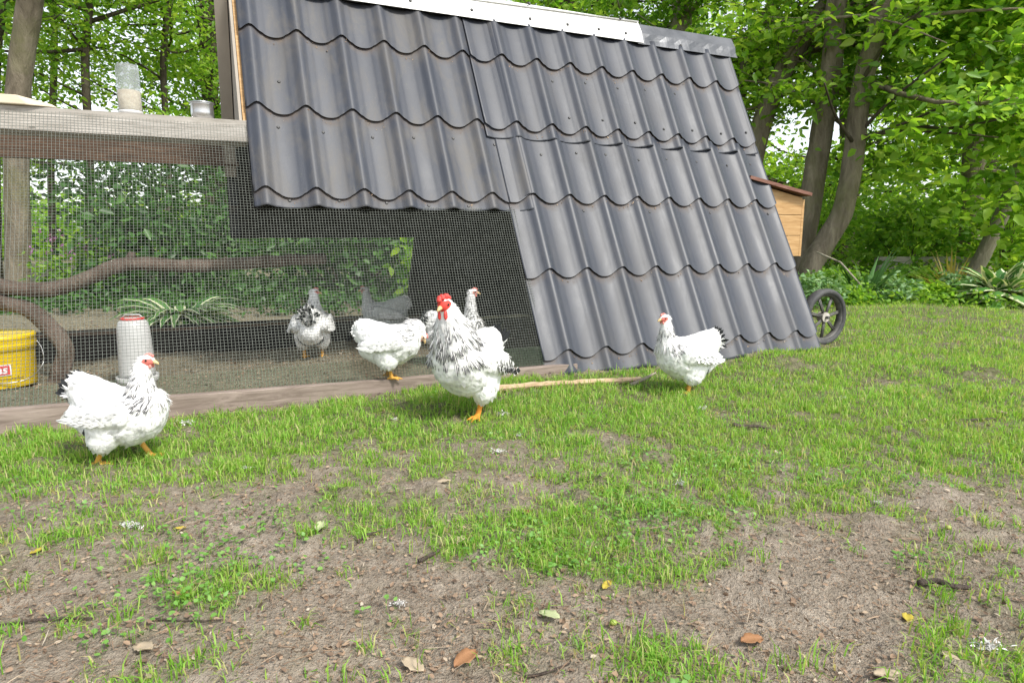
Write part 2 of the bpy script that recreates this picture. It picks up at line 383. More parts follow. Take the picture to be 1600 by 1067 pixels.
# ------------------------------------------------------------------ grass (stuff)
def blades(x, y, length, width, lean, seed, z=None):
    r = np.random.default_rng(seed); n = len(x)
    z = ground_z(x, y) - .004 if z is None else z
    a = r.uniform(0, 2 * np.pi, n); b = a + r.normal(0, .9, n)
    side = np.stack([-np.sin(a), np.cos(a), np.zeros(n)], -1) * (width / 2)[:, None]
    dr = np.stack([np.cos(b), np.sin(b), np.zeros(n)], -1)
    p0 = np.stack([x, y, z], -1); L = length[:, None]; k = lean[:, None]; up = np.array([0, 0, 1.])
    p1 = p0 + dr * L * k * .22 + up * L * .5
    p2 = p0 + dr * L * k * .75 + up * L * (.95 - .45 * np.clip(k, 0, 1.3))
    V = np.stack([p0 - side, p0 + side, p1 + side * .9, p1 - side * .9, p2 + side * .12, p2 - side * .12], 1).reshape(-1, 3)
    b0 = np.arange(n)[:, None] * 6
    F = np.concatenate([b0 + np.array([[0, 1, 2, 3]]), b0 + np.array([[3, 2, 4, 5]])], 1).reshape(-1, 4)
    return V, F
def scatter(n, x0, x1, y0, y1, seed, cone=True):
    r = np.random.default_rng(seed)
    y = y0 * (y1 / y0) ** r.random(n)                       # denser near the camera
    hw = .86 * y + .25
    x = r.uniform(-1, 1, n) * hw
    return x, y, r
VV = []; FF = []; nn = 0
def addb(V, F):
    global nn
    VV.append(V); FF.append(F + nn); nn += len(V)
x, y, r = scatter(420000, 0, 0, .70, 8.0, 3)
d = grass_density(x, y)
keep = r.random(len(x)) < np.clip((d - .12) * 1.15, 0, 1) * np.clip(.55 + y * .2, 0, 1)
x, y, d = x[keep], y[keep], d[keep]
ln = (.013 + .036 * r.random(len(x)) ** 1.6) * (.55 + .6 * np.clip(d, 0, 1.1)) * (1 + .25 * (y > 2.2))
addb(*blades(x, y, ln, .0013 + .0010 * r.random(len(x)) + .0004 * y, np.abs(r.normal(.85, .5, len(x))), 4))
# tufts
tx, ty, r = scatter(5200, 0, 0, .72, 5.0, 13)
td = grass_density(tx, ty); kp = r.random(len(tx)) < np.clip((td + .20) * .8, .05, .75); tx, ty = tx[kp], ty[kp]
rep = r.integers(6, 34, len(tx)); X = np.repeat(tx, rep); Y = np.repeat(ty, rep); sp = np.repeat(r.uniform(.008, .034, len(tx)), rep)
X = X + r.normal(0, 1, len(X)) * sp; Y = Y + r.normal(0, 1, len(X)) * sp
ok = grass_density(X, Y) > -.6; X, Y = X[ok], Y[ok]; big = np.repeat(r.uniform(.6, 1.25, len(tx)), rep)[ok]
addb(*blades(X, Y, (.016 + .034 * r.random(len(X))) * big, .0015 + .0012 * r.random(len(X)) + .0003 * Y, np.abs(r.normal(.6, .35, len(X))), 14))
# ragged fringe along the base board
u = r.uniform(-2.5, 2.0, 5000); v = -np.abs(r.normal(.0, .05, 5000)) - .012
X = CW.x + u * CA[0] - v * CA[1]; Y = CW.y + u * CA[1] + v * CA[0]
X = CW.x + u * CA[0] - v * CA[1]
kp = (fbm(u * 3, u * 0 + 4, 3) > .47); X, Y = X[kp], Y[kp]
addb(*blades(X, Y, .018 + .032 * r.random(len(X)), .003 + .001 * r.random(len(X)), np.abs(r.normal(.5, .3, len(X))), 15))
ga = np_mesh('grass', np.concatenate(VV), np.concatenate(FF), M['grass'])
tag(ga, 'patchy short green lawn grass growing out of bare soil', 'grass', kind='stuff')

# flat leaf cards (6 vertices, folded along the midrib)
def leaf_cards(c, heading, normal, length, width, fold=.18, droop=.0):
    droop = np.broadcast_to(np.asarray(droop, float), (len(c),))[:, None]
    n = len(c); h = heading / np.linalg.norm(heading, axis=1, keepdims=True)
    s = np.cross(normal, h); s /= np.linalg.norm(s, axis=1, keepdims=True) + 1e-9
    nn_ = np.cross(h, s); L = length[:, None]; W = width[:, None] / 2
    p0 = c; tip = c + h * L - nn_ * L * droop
    l1 = c + h * L * .30 + s * W * .92 + nn_ * W * fold; l2 = c + h * L * .68 + s * W * .72 + nn_ * (W * fold - L * droop * .4)
    r1 = c + h * L * .30 - s * W * .92 + nn_ * W * fold; r2 = c + h * L * .68 - s * W * .72 + nn_ * (W * fold - L * droop * .4)
    V = np.stack([p0, l1, l2, tip, r2, r1], 1).reshape(-1, 3)
    b = np.arange(n)[:, None] * 6
    F = np.concatenate([b + np.array([[0, 3, 2, 1]]), b + np.array([[0, 5, 4, 3]])], 1).reshape(-1, 4)
    return V, F
LEAF_UV = np.array([[0, 0], [0, 1], [1, .68], [1, .3], [0, 0], [-1, .3], [-1, .68], [0, 1]], np.float32)
def rdir(r, n, up=0.0):
    v = r.normal(size=(n, 3)); v[:, 2] += up; return v / np.linalg.norm(v, axis=1, keepdims=True)

# clover and small weeds (stuff)
x, y, r = scatter(42000, 0, 0, .72, 3.4, 23)
cl = np.exp(-((x - .36) / .16) ** 2 - ((y - 1.42) / .11) ** 2) * 1.3 + np.exp(-((x + .62) / .22) ** 2 - ((y - 1.25) / .18) ** 2) * .35 + np.exp(-((x - .55) / .25) ** 2 - ((y - 1.75) / .15) ** 2) * .55
kp = r.random(len(x)) < np.clip(cl * 1.1 + sstep(.57, .72, fbm(x * 5 + 31, y * 5, 3)) * .42, 0, 1) * (grass_density(x, y) > -.4)
x, y = x[kp], y[kp]; n = len(x)
c = np.stack([x, y, ground_z(x, y) + .004 + .022 * r.random(n)], -1)
V, F = leaf_cards(c, rdir(r, n) * np.array([1, 1, .25]), rdir(r, n, 2.6), .006 + .007 * r.random(n), .0055 + .006 * r.random(n), .1)
# stems down to the soil
SV, SF = blades(x, y, c[:, 2] - ground_z(x, y) + .004, np.full(n, .0012), np.full(n, .05), 24)
cv = np_mesh('clover', np.concatenate([V, SV]), np.concatenate([F, SF + len(V)]), M['clover'])
tag(cv, 'small round leaved clover and weeds among the grass', 'clover', kind='stuff')

# litter crumbs on the bare soil and in the run (stuff)
x, y, r = scatter(130000, 0, 0, .70, 4.6, 33)
d = grass_density(x, y); kp = (r.random(len(x)) < np.clip(.9 - d * 1.2, .06, 1)); x, y = x[kp], y[kp]; n = len(x)
c = np.stack([x, y, ground_z(x, y) + .003 + .003 * r.random(n)], -1)
s_ = (.0020 + .008 * r.random(n) ** 3.5) * (1 + .35 * y)
V, F = leaf_cards(c, rdir(r, n) * np.array([1, 1, .2]), rdir(r, n, 1.6), s_, s_ * np.where(r.random(n) < .6, r.uniform(.06, .2, n), r.uniform(.3, .8, n)), .3)
x, y, r = scatter(1500, 0, 0, .70, 4.0, 35); n = len(x)
c = np.stack([x, y, ground_z(x, y) + .006 + .006 * r.random(n)], -1)
V2, F2 = leaf_cards(c, rdir(r, n) * np.array([1, 1, .12]), rdir(r, n, 2.5), .018 + .035 * r.random(n), .0012 + .0012 * r.random(n), .3, r.uniform(-.1, .1, n))
V = np.concatenate([V, V2]); F = np.concatenate([F, F2 + len(V) - len(V2)])
lt = np_mesh('leaf_litter', V, F, M['litter'])
tag(lt, 'brown crumbs of dry leaf and straw on the bare soil', 'leaf litter', kind='stuff')
# ------------------------------------------------------------------ the chicken coop (local axes: x along ridge, y inwards, z up)
coop = thing('chicken_coop', (.271, 2.913, 0), math.atan2(.4118, .9113),
             'triangular mobile chicken coop with dark metal tile roof and wire mesh run', 'chicken coop')
SL = R(62.17); CS, SN = math.cos(SL), math.sin(SL); WB = 1.942
def rp(u, s, h=0.0):        # point of the front slope, h out of it
    return Vector((u, s * CS - h * SN, s * SN + h * CS))
def rp_b(u, s, h=0.0):      # rear slope
    v = rp(u, s, h); return Vector((v.x, WB - v.y, v.z))
PITCH = .2071; ROWS = [1.783, 1.361, .939, .527, .115]; STEP = .013; AMP = .029
def wave(u, u0):
    x = (u - u0) / PITCH; x = x - np.floor(x + .5)
    ax = np.abs(x); return .68 * np.exp(-(ax / .13) ** 2) + .32 * (np.cos(2 * np.pi * x) * .5 + .5), x
def tile_sheet(name, u_a, u_b, s_top, s_bot, u0, mat, h0=0.0, back=False, flare=0.0, parent=coop):
    nu = int((u_b - u_a) / PITCH * 18) + 2
    us = np.linspace(u_a, u_b, nu); wv, xx = wave(us, u0)
    prof = AMP * wv + .0030 * np.exp(-((np.abs(xx) - .25) / .030) ** 2)
    lo = .040 * (1 - (np.cos(2 * np.pi * xx) * .5 + .5) ** 1.3)
    lips = [r for r in ROWS if s_bot + .02 < r < s_top - .02]
    rowsS = []; rowsH = []; dirt = []
    prev = s_top; prevlo = 0 * lo; first = True
    for L in lips + [s_bot]:
        last = L == s_bot
        lo_n = 0 * lo if last else lo
        span = .42
        for t in np.linspace(0, 1, 8):
            s = (prev - prevlo) * (1 - t) + (L - lo_n) * t
            gap = (prev - L) * t
            h = STEP * min(1, (gap + (span - (prev - L) if first and not last else 0)) / span)
            rowsS.append(s); rowsH.append(h + 0 * us)
            dirt.append(np.clip(1 - gap / .055, 0, 1) * (0 if first else 1) * (.35 + .65 * (1 - wv)))
        if not last:
            rowsS.append(L - lo_n + .0015); rowsH.append(rowsH[-1] - .004); dirt.append(1 + 0 * us)
            rowsS.append(L - lo_n + .013); rowsH.append(0 * us - .001); dirt.append(1 + 0 * us)
            prev = L; prevlo = lo_n - .013; first = False
    rowsS = np.array(rowsS); rowsH = np.array(rowsH) + prof[None, :] + h0
    fl = us[None, :] + flare * (rowsS - s_bot) * (us[None, :] - u_a) / (u_b - u_a)
    x_ = fl; y_ = rowsS * CS - rowsH * SN; z_ = rowsS * SN + rowsH * CS
    if back: y_ = WB - y_
    V = np.stack([x_, y_, z_], -1).reshape(-1, 3)
    m, n = rowsS.shape[0], nu; I = np.arange(m * n).reshape(m, n)
    F = np.stack([I[:-1, :-1], I[:-1, 1:], I[1:, 1:], I[1:, :-1]], -1).reshape(-1, 4)
    if not back: F = F[:, ::-1]
    o = np_mesh(name, V, F, mat, parent, smooth=True, attrs={'dirt': np.array(dirt).reshape(-1)})
    sd = o.modifiers.new('thick', 'SOLIDIFY'); sd.thickness = .0012; sd.offset = -1
    try:
        for p_ in (): pass
        o.data.set_sharp_from_angle(angle=R(42))
    except Exception: pass
    return o
UL = -1.253
sh1 = tile_sheet('roof_sheet', -1.302, .012, 2.03, .854, UL, M['roof_old'])
sh2 = tile_sheet('roof_sheet', -.176, 1.635, 2.03, 1.272, 0, M['roof'], .007, flare=.055)
sh3 = tile_sheet('roof_sheet', -.128, 1.620, 1.335, -.005, 0, M['roof'], .0025, flare=.03)
sh1['label'] = 'dusty left roof sheet of six tile waves'; sh2['label'] = 'upper right roof sheet with many screws'
sh3['label'] = 'lower right roof sheet reaching down to the grass'
tile_sheet('roof_sheet', -1.385, 1.66, 2.03, .70, UL, M['roof'], 0, True)
tile_sheet('roof_sheet', -.235, 1.66, .72, .03, UL, M['roof'], -.004, True)
def debris(sheet, n, ua, ub, lips, h0, seed):
    r = np.random.default_rng(seed); u = r.uniform(ua, ub, n); L = np.array(lips)[r.integers(len(lips), size=n)]
    wv, xx = wave(u, 0); s = L - .040 * (1 - (np.cos(2 * np.pi * xx) * .5 + .5) ** 1.3) - np.abs(r.normal(0, .012, n)) - .014
    c = np.array([tuple(rp(a, b, AMP * w_ + h0 + .003)) for a, b, w_ in zip(u, s, wv)])
    nv = np.array((0, -SN, CS)); hd = rdir(r, n); hd = hd - nv * (hd @ nv)[:, None] * .8
    sz = .004 + .010 * r.random(n) ** 2
    V, F = leaf_cards(c, hd, nv + r.normal(size=(n, 3)) * .25, sz, sz * r.uniform(.15, .6, n), .3)
    tag(np_mesh('debris', V, F, M['litter'], sheet), kind='stuff')
debris(sh2, 130, -.1, 1.6, [1.783, 1.361], .007, 3); debris(sh3, 190, 0, 1.58, [.939, .527, .115], .0025, 4); debris(sh1, 110, -1.2, -.2, [1.783, 1.361, .939], 0, 5)
# screws: small dark heads
sb = MB().lathe([(.0001, .0042), (.005, .004), (.0075, .0008), (.008, -.002)], 10)
scm = None
def screw(u, s, sheet, u0, h0, extra=0.0):
    global scm
    wv, xx = wave(np.array([u]), u0); L = [r for r in ROWS if r > s] ; fr = ((min(L) if L else 2.2) - s) / .42
    h = float(AMP * wv[0] + .003 * math.exp(-((abs(xx[0]) - .25) / .03) ** 2)) + STEP * min(1, max(0, fr)) + h0 + extra
    if scm is None:
        o = sb.build('screw', M['screw'], sheet); scm = o.data
    else:
        o = bpy.data.objects.new('screw', scm); link(o, sheet)
    o.location = rp(u, s, h); o.rotation_euler = (-(math.pi / 2 - SL) + math.pi / 2, 0, 0)
    o.rotation_euler = Vector((0, -SN, CS)).to_track_quat('Z', 'Y').to_euler()
    return o
rs = random.Random(5)
for k in range(6):
    screw(UL + (k + .5) * PITCH - .012 + rs.uniform(-.01, .01), .885 + rs.uniform(-.012, .012) - .0, sh1, UL, 0)
    screw(UL + (k + .5) * PITCH - .03 + rs.uniform(-.01, .01), 1.245 + rs.uniform(-.014, .014), sh1, UL, 0)
screw(UL + .5 * PITCH, 1.50, sh1, UL, 0)
for k in range(8):
    uu = (k + .5) * PITCH + .02
    if k > 0: screw(uu + .02 + rs.uniform(-.012, .012), 1.415 + rs.uniform(-.015, .015), sh2, 0, .007)
    if k not in (6,) and k > 0: screw(uu - .03 + rs.uniform(-.01, .012), 1.675 + rs.uniform(-.015, .015), sh2, 0, .007)
    screw(uu - .01 + rs.uniform(-.014, .014), 1.20 + rs.uniform(-.015, .015), sh3, 0, .0025)
screw(.64, 1.178, sh3, 0, .0025)
for k in (1, 3, 5, 7): screw((k + .5) * PITCH + rs.uniform(-.02, .02), .862, sh3, 0, .0025)
# ridge capping: white folded metal, then a dented grey piece
ST = WB / 2 / CS                      # slope length to the apex
def cap(name, ua, ub, s_low, h, mat, lab, s_low_b=None, nseg=14, dent=0.0, du=0.0):
    rows = []
    for i in range(nseg + 1):
        u = ua + (ub - ua) * i / nseg
        j = dent * (math.sin(i * 2.1) * .6 + math.sin(i * 5.3 + 1) * .4)
        pts = [rp(u - du, s_low, h), rp(u - du * .5, (s_low + ST) / 2, h + .002 + j), rp(u, ST - .005, h + .010), ]
        top = Vector((u, WB / 2, ST * SN + h / CS * .9 + .014)); pts.append(top)
        pts += [rp_b(u, ST - .005, h + .010), rp_b(u, s_low_b or s_low, h)]
        rows.append(pts)
    b = MB(); n = len(rows[0])
    b.add([p for r_ in rows for p in r_], [(i * n + k, i * n + k + 1, (i + 1) * n + k + 1, (i + 1) * n + k) for i in range(nseg) for k in range(n - 1)])
    o = b.build(name, mat, coop); sd = o.modifiers.new('t', 'SOLIDIFY'); sd.thickness = .0025; sd.offset = 1
    o['label'] = lab
    return o
c1 = cap('ridge_cap', -1.32, .99, 2.006, .040, M['cap_white'], 'white metal ridge cap with dark screws')
c2 = cap('ridge_cap', .95, 1.735, 2.0, .034, M['cap_grey'], 'dented grey metal ridge cap', dent=.006)
ff = MB()
ff.add([rp(-.6, 2.105, .053), rp(.985, 2.150, .056), Vector((.985, WB / 2 + .01, ST * SN + .085)), Vector((-.6, WB / 2 + .01, ST * SN + .070))], [(0, 1, 2, 3)])
fo = ff.build('flashing_strip', M['cap_white'], coop); sd = fo.modifiers.new('t', 'SOLIDIFY'); sd.thickness = .003; sd.offset = 1
def cap_screw(u, s, h, par):
    o = bpy.data.objects.new('screw', scm); link(o, par); o.location = rp(u, s, h)
    o.rotation_euler = Vector((0, -SN, CS)).to_track_quat('Z', 'Y').to_euler(); o.scale = (1.25, 1.25, 1.25)
for u_ in (-.46, -.12, .23, .47, .68, .87): cap_screw(u_, 2.055, .0445, c1)
for u_ in (.24, .85, -.26): cap_screw(u_, 2.15, .058, c1)
cap_screw(1.28, 2.03, .038, c2)
# gable end, trim, inner boards
MB().add([Vector((-1.330, .60, 1.10)), Vector((-1.330, WB - .60, 1.10)), Vector((-1.330, WB / 2 + .02, 1.80)), Vector((-1.330, WB / 2 - .02, 1.80)),
          Vector((-1.318, .60, 1.10)), Vector((-1.318, WB - .60, 1.10)), Vector((-1.318, WB / 2 + .02, 1.80)), Vector((-1.318, WB / 2 - .02, 1.80))],
         [(0, 3, 2, 1), (4, 5, 6, 7), (0, 1, 5, 4), (1, 2, 6, 5), (2, 3, 7, 6), (3, 0, 4, 7)]).build('gable_panel', M['gable'], coop)
def slope_bar(name, s0, s1, u0, u1, h0, h1, mat, bk=False):
    f = rp_b if bk else rp
    vs = [f(u, s, h) for u in (u0, u1) for s in (s0, s1) for h in (h0, h1)]
    return MB().add(vs, [(0, 1, 3, 2), (4, 6, 7, 5), (0, 4, 5, 1), (2, 3, 7, 6), (0, 2, 6, 4), (1, 5, 7, 3)]).build(name, mat, coop)
slope_bar('trim_board', 1.20, 2.02, -1.316, -1.297, -.034, -.006, M['pine'])
slope_bar('rafter', .1, 2.02, -.118, -.075, -.05, -.008, M['darkboard'])
slope_bar('rafter', .1, 2.02, 1.54, 1.585, -.05, -.008, M['darkboard'])
slope_bar('rafter', .1, 2.02, -.28, -.24, -.05, -.008, M['darkboard'], True)
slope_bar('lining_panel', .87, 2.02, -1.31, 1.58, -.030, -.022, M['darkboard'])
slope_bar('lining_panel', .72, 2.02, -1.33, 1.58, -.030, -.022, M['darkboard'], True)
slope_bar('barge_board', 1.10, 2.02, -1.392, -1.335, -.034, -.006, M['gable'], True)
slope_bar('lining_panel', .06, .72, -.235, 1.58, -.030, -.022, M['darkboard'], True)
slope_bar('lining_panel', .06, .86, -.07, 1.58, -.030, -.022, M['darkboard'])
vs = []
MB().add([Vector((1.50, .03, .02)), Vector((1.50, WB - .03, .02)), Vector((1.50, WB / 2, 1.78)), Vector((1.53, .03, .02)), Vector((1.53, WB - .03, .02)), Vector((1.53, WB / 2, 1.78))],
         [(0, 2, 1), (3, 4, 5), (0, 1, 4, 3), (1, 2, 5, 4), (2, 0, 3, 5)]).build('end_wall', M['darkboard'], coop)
MB().box((.1, WB / 2, .84), (2.75, .95, .02)).build('loft_floor', M['darkboard'], coop)
# run: beams, base boards, posts
def beam(name, u0, u1, s0, s1, t, mat):
    return slope_bar(name, s0, s1, u0, u1, -t, -.004, mat)
bm = beam('top_beam', -2.75, -1.27, 1.180, 1.262, .045, M['beam'])
MB().box((-2.03, .655, 1.122), (1.46, .13, .026)).build('shelf_board', M['beam'], coop)
bb = MB().box((-2.03, 1.385, 1.075), (1.42, .045, .125)).build('rear_beam', M['beam_dark'], coop)
MB().box((-2.72, .93, 1.06), (.05, .62, .06)).build('cross_beam', M['beam_dark'], coop)
slope_bar('end_post', .05, 1.18, -2.75, -2.70, -.05, -.004, M['beam'])
slope_bar('end_post', .05, 1.18, -2.75, -2.70, -.05, -.004, M['beam_dark'], True)
MB().add([Vector((u, v, z)) for u, zt in ((-2.78, .092), (-.9, .062), (.035, .052)) for v, z in ((-.008, -.03), (.028, -.03), (.028, zt), (-.008, zt))],
         [(0, 3, 2, 1), (8, 9, 10, 11)] + [(4 * i + k, 4 * i + (k + 1) % 4, 4 * i + 4 + (k + 1) % 4, 4 * i + 4 + k) for i in (0, 1) for k in range(4)]).build('base_board', M['base'], coop, bevel=.003)
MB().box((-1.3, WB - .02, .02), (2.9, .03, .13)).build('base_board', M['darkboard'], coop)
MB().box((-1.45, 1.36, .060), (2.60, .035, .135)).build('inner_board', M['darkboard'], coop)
MB().box((-1.45, 1.385, .130), (2.60, .07, .012)).build('board_ledge', M['beam_dark'], coop)
# wire mesh: welded square wire on the front slope
def wires(name, panels, sp, d, mat, h):
    V = []; F = []; n0 = 0
    def bars(A, B, wdir, hh):
        nonlocal n0
        A = np.array(A); B = np.array(B); n = len(A); wd = np.array(wdir) * d / 2; Nv = np.array((0, -SN, CS))
        o = [A + wd + Nv * (hh - d / 2), A + wd + Nv * (hh + d / 2), A - wd + Nv * (hh + d / 2), A - wd + Nv * (hh - d / 2),
             B + wd + Nv * (hh - d / 2), B + wd + Nv * (hh + d / 2), B - wd + Nv * (hh + d / 2), B - wd + Nv * (hh - d / 2)]
        V.append(np.stack(o, 1).reshape(-1, 3)); b = n0 + np.arange(n)[:, None] * 8
        for q in ((0, 1, 5, 4), (1, 2, 6, 5), (2, 3, 7, 6), (3, 0, 4, 7)): F.append(b + np.array([q]))
        n0 += n * 8
    r = np.random.default_rng(3)
    for (u0, u1, s0, s1) in panels:
        us = np.arange(u0, u1, sp); ss = np.arange(s0, s1, sp)
        bow = lambda a: .0016 * np.sin(a * 7.3) + .001 * np.sin(a * 23)
        segs = 6
        for j in range(segs):
            sa, sb_ = s0 + (s1 - s0) * j / segs, s0 + (s1 - s0) * (j + 1) / segs
            fu = lambda u, s: u + .002 * math.sin(s * 9) + .0012 * np.sin(u * 31 + s * 5)
            fh = lambda u, s: .004 * np.sin(u * 4.1 + s * 3) + .0025 * np.sin(u * 11 - s * 7)
            A = [np.array(rp(fu(u, sa), sa, fh(u, sa))) for u in us]; B = [np.array(rp(fu(u, sb_), sb_, fh(u, sb_))) for u in us]
            bars(A, B, (1, 0, 0), h + .0006)
        segs = 10
        for j in range(segs):
            ua, ub = u0 + (u1 - u0) * j / segs, u0 + (u1 - u0) * (j + 1) / segs
            fs = lambda u, s: s + .0018 * math.sin(u * 6) + .0010 * np.sin(s * 29 + u * 4)
            fh = lambda u, s: .004 * np.sin(u * 4.1 + s * 3) + .0025 * np.sin(u * 11 - s * 7)
            A = [np.array(rp(ua, fs(ua, s), fh(ua, s))) for s in ss]; B = [np.array(rp(ub, fs(ub, s), fh(ub, s))) for s in ss]
            bars(A, B, (0, CS, SN), h - .0006)
    o = np_mesh(name, np.concatenate(V), np.concatenate(F), mat, coop)
    return o
wires('wire_mesh', [(-2.72, -1.296, .05, 1.262), (-1.296, -.10, .04, .868)], .0125, .0010, M['wire'], .004)
ws = wires('mesh_skirt', [(-2.72, -.12, .055, .150)], .0125, .0011, M['wire_green'], .012); ws['label'] = 'green wire strip folded along the base'
# wheel
wh = bpy.data.objects.new('wheel', None); link(wh, coop); wh.location = (1.800, .14, .160)
Mx = Matrix.Rotation(R(90), 3, 'X')
RW = .170
MB().lathe([(RW - .034, -.024), (RW - .014, -.031), (RW - .004, -.022), (RW, 0), (RW - .004, .022), (RW - .014, .031), (RW - .034, .024), (RW - .036, 0), (RW - .034, -.024)], 48, M=Mx).build('tyre', M['rubber'], wh, smooth=True)
b = MB().lathe([(RW - .035, -.020), (RW - .031, -.024), (RW - .041, -.017), (RW - .047, -.006), (RW - .047, .006), (RW - .041, .017), (RW - .031, .024), (RW - .035, .02)], 48, M=Mx)
for i in range(7):
    a = 2 * math.pi * i / 7 + .2
    for da in (-.09, .09):
        b.tube([Vector((math.cos(a + da * 1.8) * .018, -.008, math.sin(a + da * 1.8) * .018)), Vector((math.cos(a + da * .45) * (RW - .044), 0, math.sin(a + da * .45) * (RW - .044)))], [.0075, .0058], 6)
b.build('rim', M['rim'], wh, smooth=True)
hb = MB().lathe([(.0001, -.038), (.012, -.038), (.012, -.030), (.027, -.029), (.030, -.024), (.030, .02), (.0001, .02)], 20, M=Matrix.Rotation(R(0), 3, 'X') @ Matrix.Rotation(R(-90), 3, 'X') @ Matrix.Scale(-1, 3, (0, 0, 1)) if False else Mx)
hb2 = MB(); hb2.v = [(x_, y_, z_) for x_, y_, z_ in hb.v]; hb2.f = hb.f
hb2.build('hub', M['hub'], wh, smooth=False)
MB().tube([(1.800, .10, .160), (1.800, 1.8, .160)], .009, 8).build('axle', M['rim'], coop)
# nest box on the far end
nb = bpy.data.objects.new('nest_box', None); link(nb, coop); nb.location = (0, 0, 0)
vN = .52
for i, (z0, z1) in enumerate(((.505, .635), (.638, .765), (.768, .93))):
    zr = z1 if i < 2 else .875
    MB().add([Vector((1.53, vN, z0)), Vector((1.985, vN, z0)), Vector((1.985, vN, zr)), Vector((1.53, vN, z1 + (.03 if i == 2 else 0))),
              Vector((1.53, vN + .02, z0)), Vector((1.985, vN + .02, z0)), Vector((1.985, vN + .02, zr)), Vector((1.53, vN + .02, z1 + (.03 if i == 2 else 0)))],
             [(0, 1, 2, 3), (4, 7, 6, 5), (0, 4, 5, 1), (1, 5, 6, 2), (2, 6, 7, 3), (3, 7, 4, 0)]).build('side_board', M['pine'], nb, bevel=.0015)
MB().box((1.996, vN + .40, .685), (.02, .80, .36)).build('end_board', M['pine'], nb)
MB().box((1.78, vN + .40, .515), (.48, .76, .02)).build('floor_board', M['pine'], nb)
MB().box((1.78, vN + .80, .70), (.48, .02, .38)).build('side_board', M['pine'], nb)
Mr = Matrix.Rotation(math.atan2(.085, .5), 3, 'Y')
MB().box((1.75, vN + .38, .939), (.53, .86, .020), Mr).build('lid', M['redwood'], nb)
# ------------------------------------------------------------------ things on and inside the coop
CR = Matrix.Rotation(math.atan2(.4118, .9113), 3, 'Z')
def CL(u, v, z): return Vector((.271, 2.913, 0)) + CR @ Vector((u, v, z))
def smooth_path(pts, k=5):
    pts = [Vector(p) for p in pts]; outp = []
    for i in range(len(pts) - 1):
        p0 = pts[max(i - 1, 0)]; p1 = pts[i]; p2 = pts[i + 1]; p3 = pts[min(i + 2, len(pts) - 1)]
        for j in range(k):
            t = j / k
            outp.append(.5 * ((2 * p1) + (p2 - p0) * t + (2 * p0 - 5 * p1 + 4 * p2 - p3) * t * t + (3 * p1 - p0 - 3 * p2 + p3) * t ** 3))
    return outp + [pts[-1]]
def rough_tube(pts, r0, r1, n=12, amp=.12, seed=0, k=6):
    pp = smooth_path(pts, k); m = len(pp); b = MB()
    b.tube(pp, [r0 + (r1 - r0) * i / (m - 1) for i in range(m)], n)
    cs = []
    for i, v in enumerate(b.v):
        c = pp[min(i // n, m - 1)]; d = Vector(v) - c
        f = 1 + amp * mnoise.noise(Vector(v) * (1.1 / max(r0, .01)) * .6 + Vector((seed, 0, 0)))
        cs.append(tuple(c + d * f))
    b.v = cs
    return b
pb = rough_tube([CL(-2.70, .90, .47), CL(-2.45, .92, .445), CL(-2.33, .90, .425), CL(-2.20, .90, .405), CL(-2.08, .90, .418), CL(-1.97, .90, .462), CL(-1.84, .90, .510), CL(-1.57, .90, .498), CL(-1.23, .90, .512), CL(-.95, .93, .52)], .036, .030, 14, .22, 3)
o = pb.build('perch_branch', M['perch'], None, True)
rough_tube([CL(-1.835, .895, .52), CL(-1.822, .895, .548), CL(-1.816, .893, .566)], .022, .014, 10, .2, 4).build('branch_stub', M['perch'], o, True)
tag(o, 'long wavy brown perch branch spanning the wire run', 'branch')
o = rough_tube([CL(-2.72, .88, .40), CL(-2.45, .89, .385), CL(-2.33, .90, .355), CL(-2.245, .90, .322), CL(-2.165, .90, .236), CL(-2.118, .90, .125), CL(-2.150, .90, .02), CL(-2.16, .90, -.02)], .030, .042, 14, .2, 8).build('bent_branch', M['perch'], None, True)
tag(o, 'bent grey branch arching down to the ground beside the yellow bucket', 'branch')

# yellow bucket
bl = CL(-2.35, .86, .0)
bk = thing('yellow_bucket', bl, 0, 'yellow plastic bucket with a red label in the wire run', 'bucket')
RB = .128
MB().lathe([(.0001, .0), (RB - .006, .0), (RB - .004, .004), (RB, .158), (RB + .001, .160)], 40).build('pail', M['yellow'], bk, True)
MB().lathe([(RB + .001, .158), (RB + .007, .160), (RB + .008, .185), (RB + .007, .205), (RB + .009, .207), (RB + .009, .222), (RB + .002, .226), (RB - .01, .222), (.0001, .220)], 40).build('lid', M['yellow'], bk, True)
hp = [Vector((math.cos(a) * (RB + .006), math.sin(a) * (RB + .006), .185)) for a in (0,)]
ang0 = math.atan2(-bl.y, -bl.x)            # towards the yard
side = ang0 + R(82)
e1 = Vector((math.cos(side), math.sin(side), 0)); f1_ = Vector((math.cos(ang0), math.sin(ang0), 0))
MB().tube(smooth_path([e1 * (RB + .008) + Vector((0, 0, .185)), e1 * (RB + .022) + f1_ * .01 + Vector((0, 0, .15)), e1 * (RB + .024) + f1_ * .03 + Vector((0, 0, .10)), e1 * (RB + .004) + f1_ * .06 + Vector((0, 0, .065)), e1 * (RB - .045) + f1_ * .115 + Vector((0, 0, .035)), f1_ * (RB + .006) + Vector((0, 0, .028)), -e1 * (RB - .03) + f1_ * .105 + Vector((0, 0, .04))], 6), .0022, 6).build('handle', M['steel'], bk, True)
def wrap(pts2, r, a0):         # flat (x, z) points wrapped on the pail
    return [Vector((math.cos(a0 + x / r) * r, math.sin(a0 + x / r) * r, z)) for x, z in pts2]
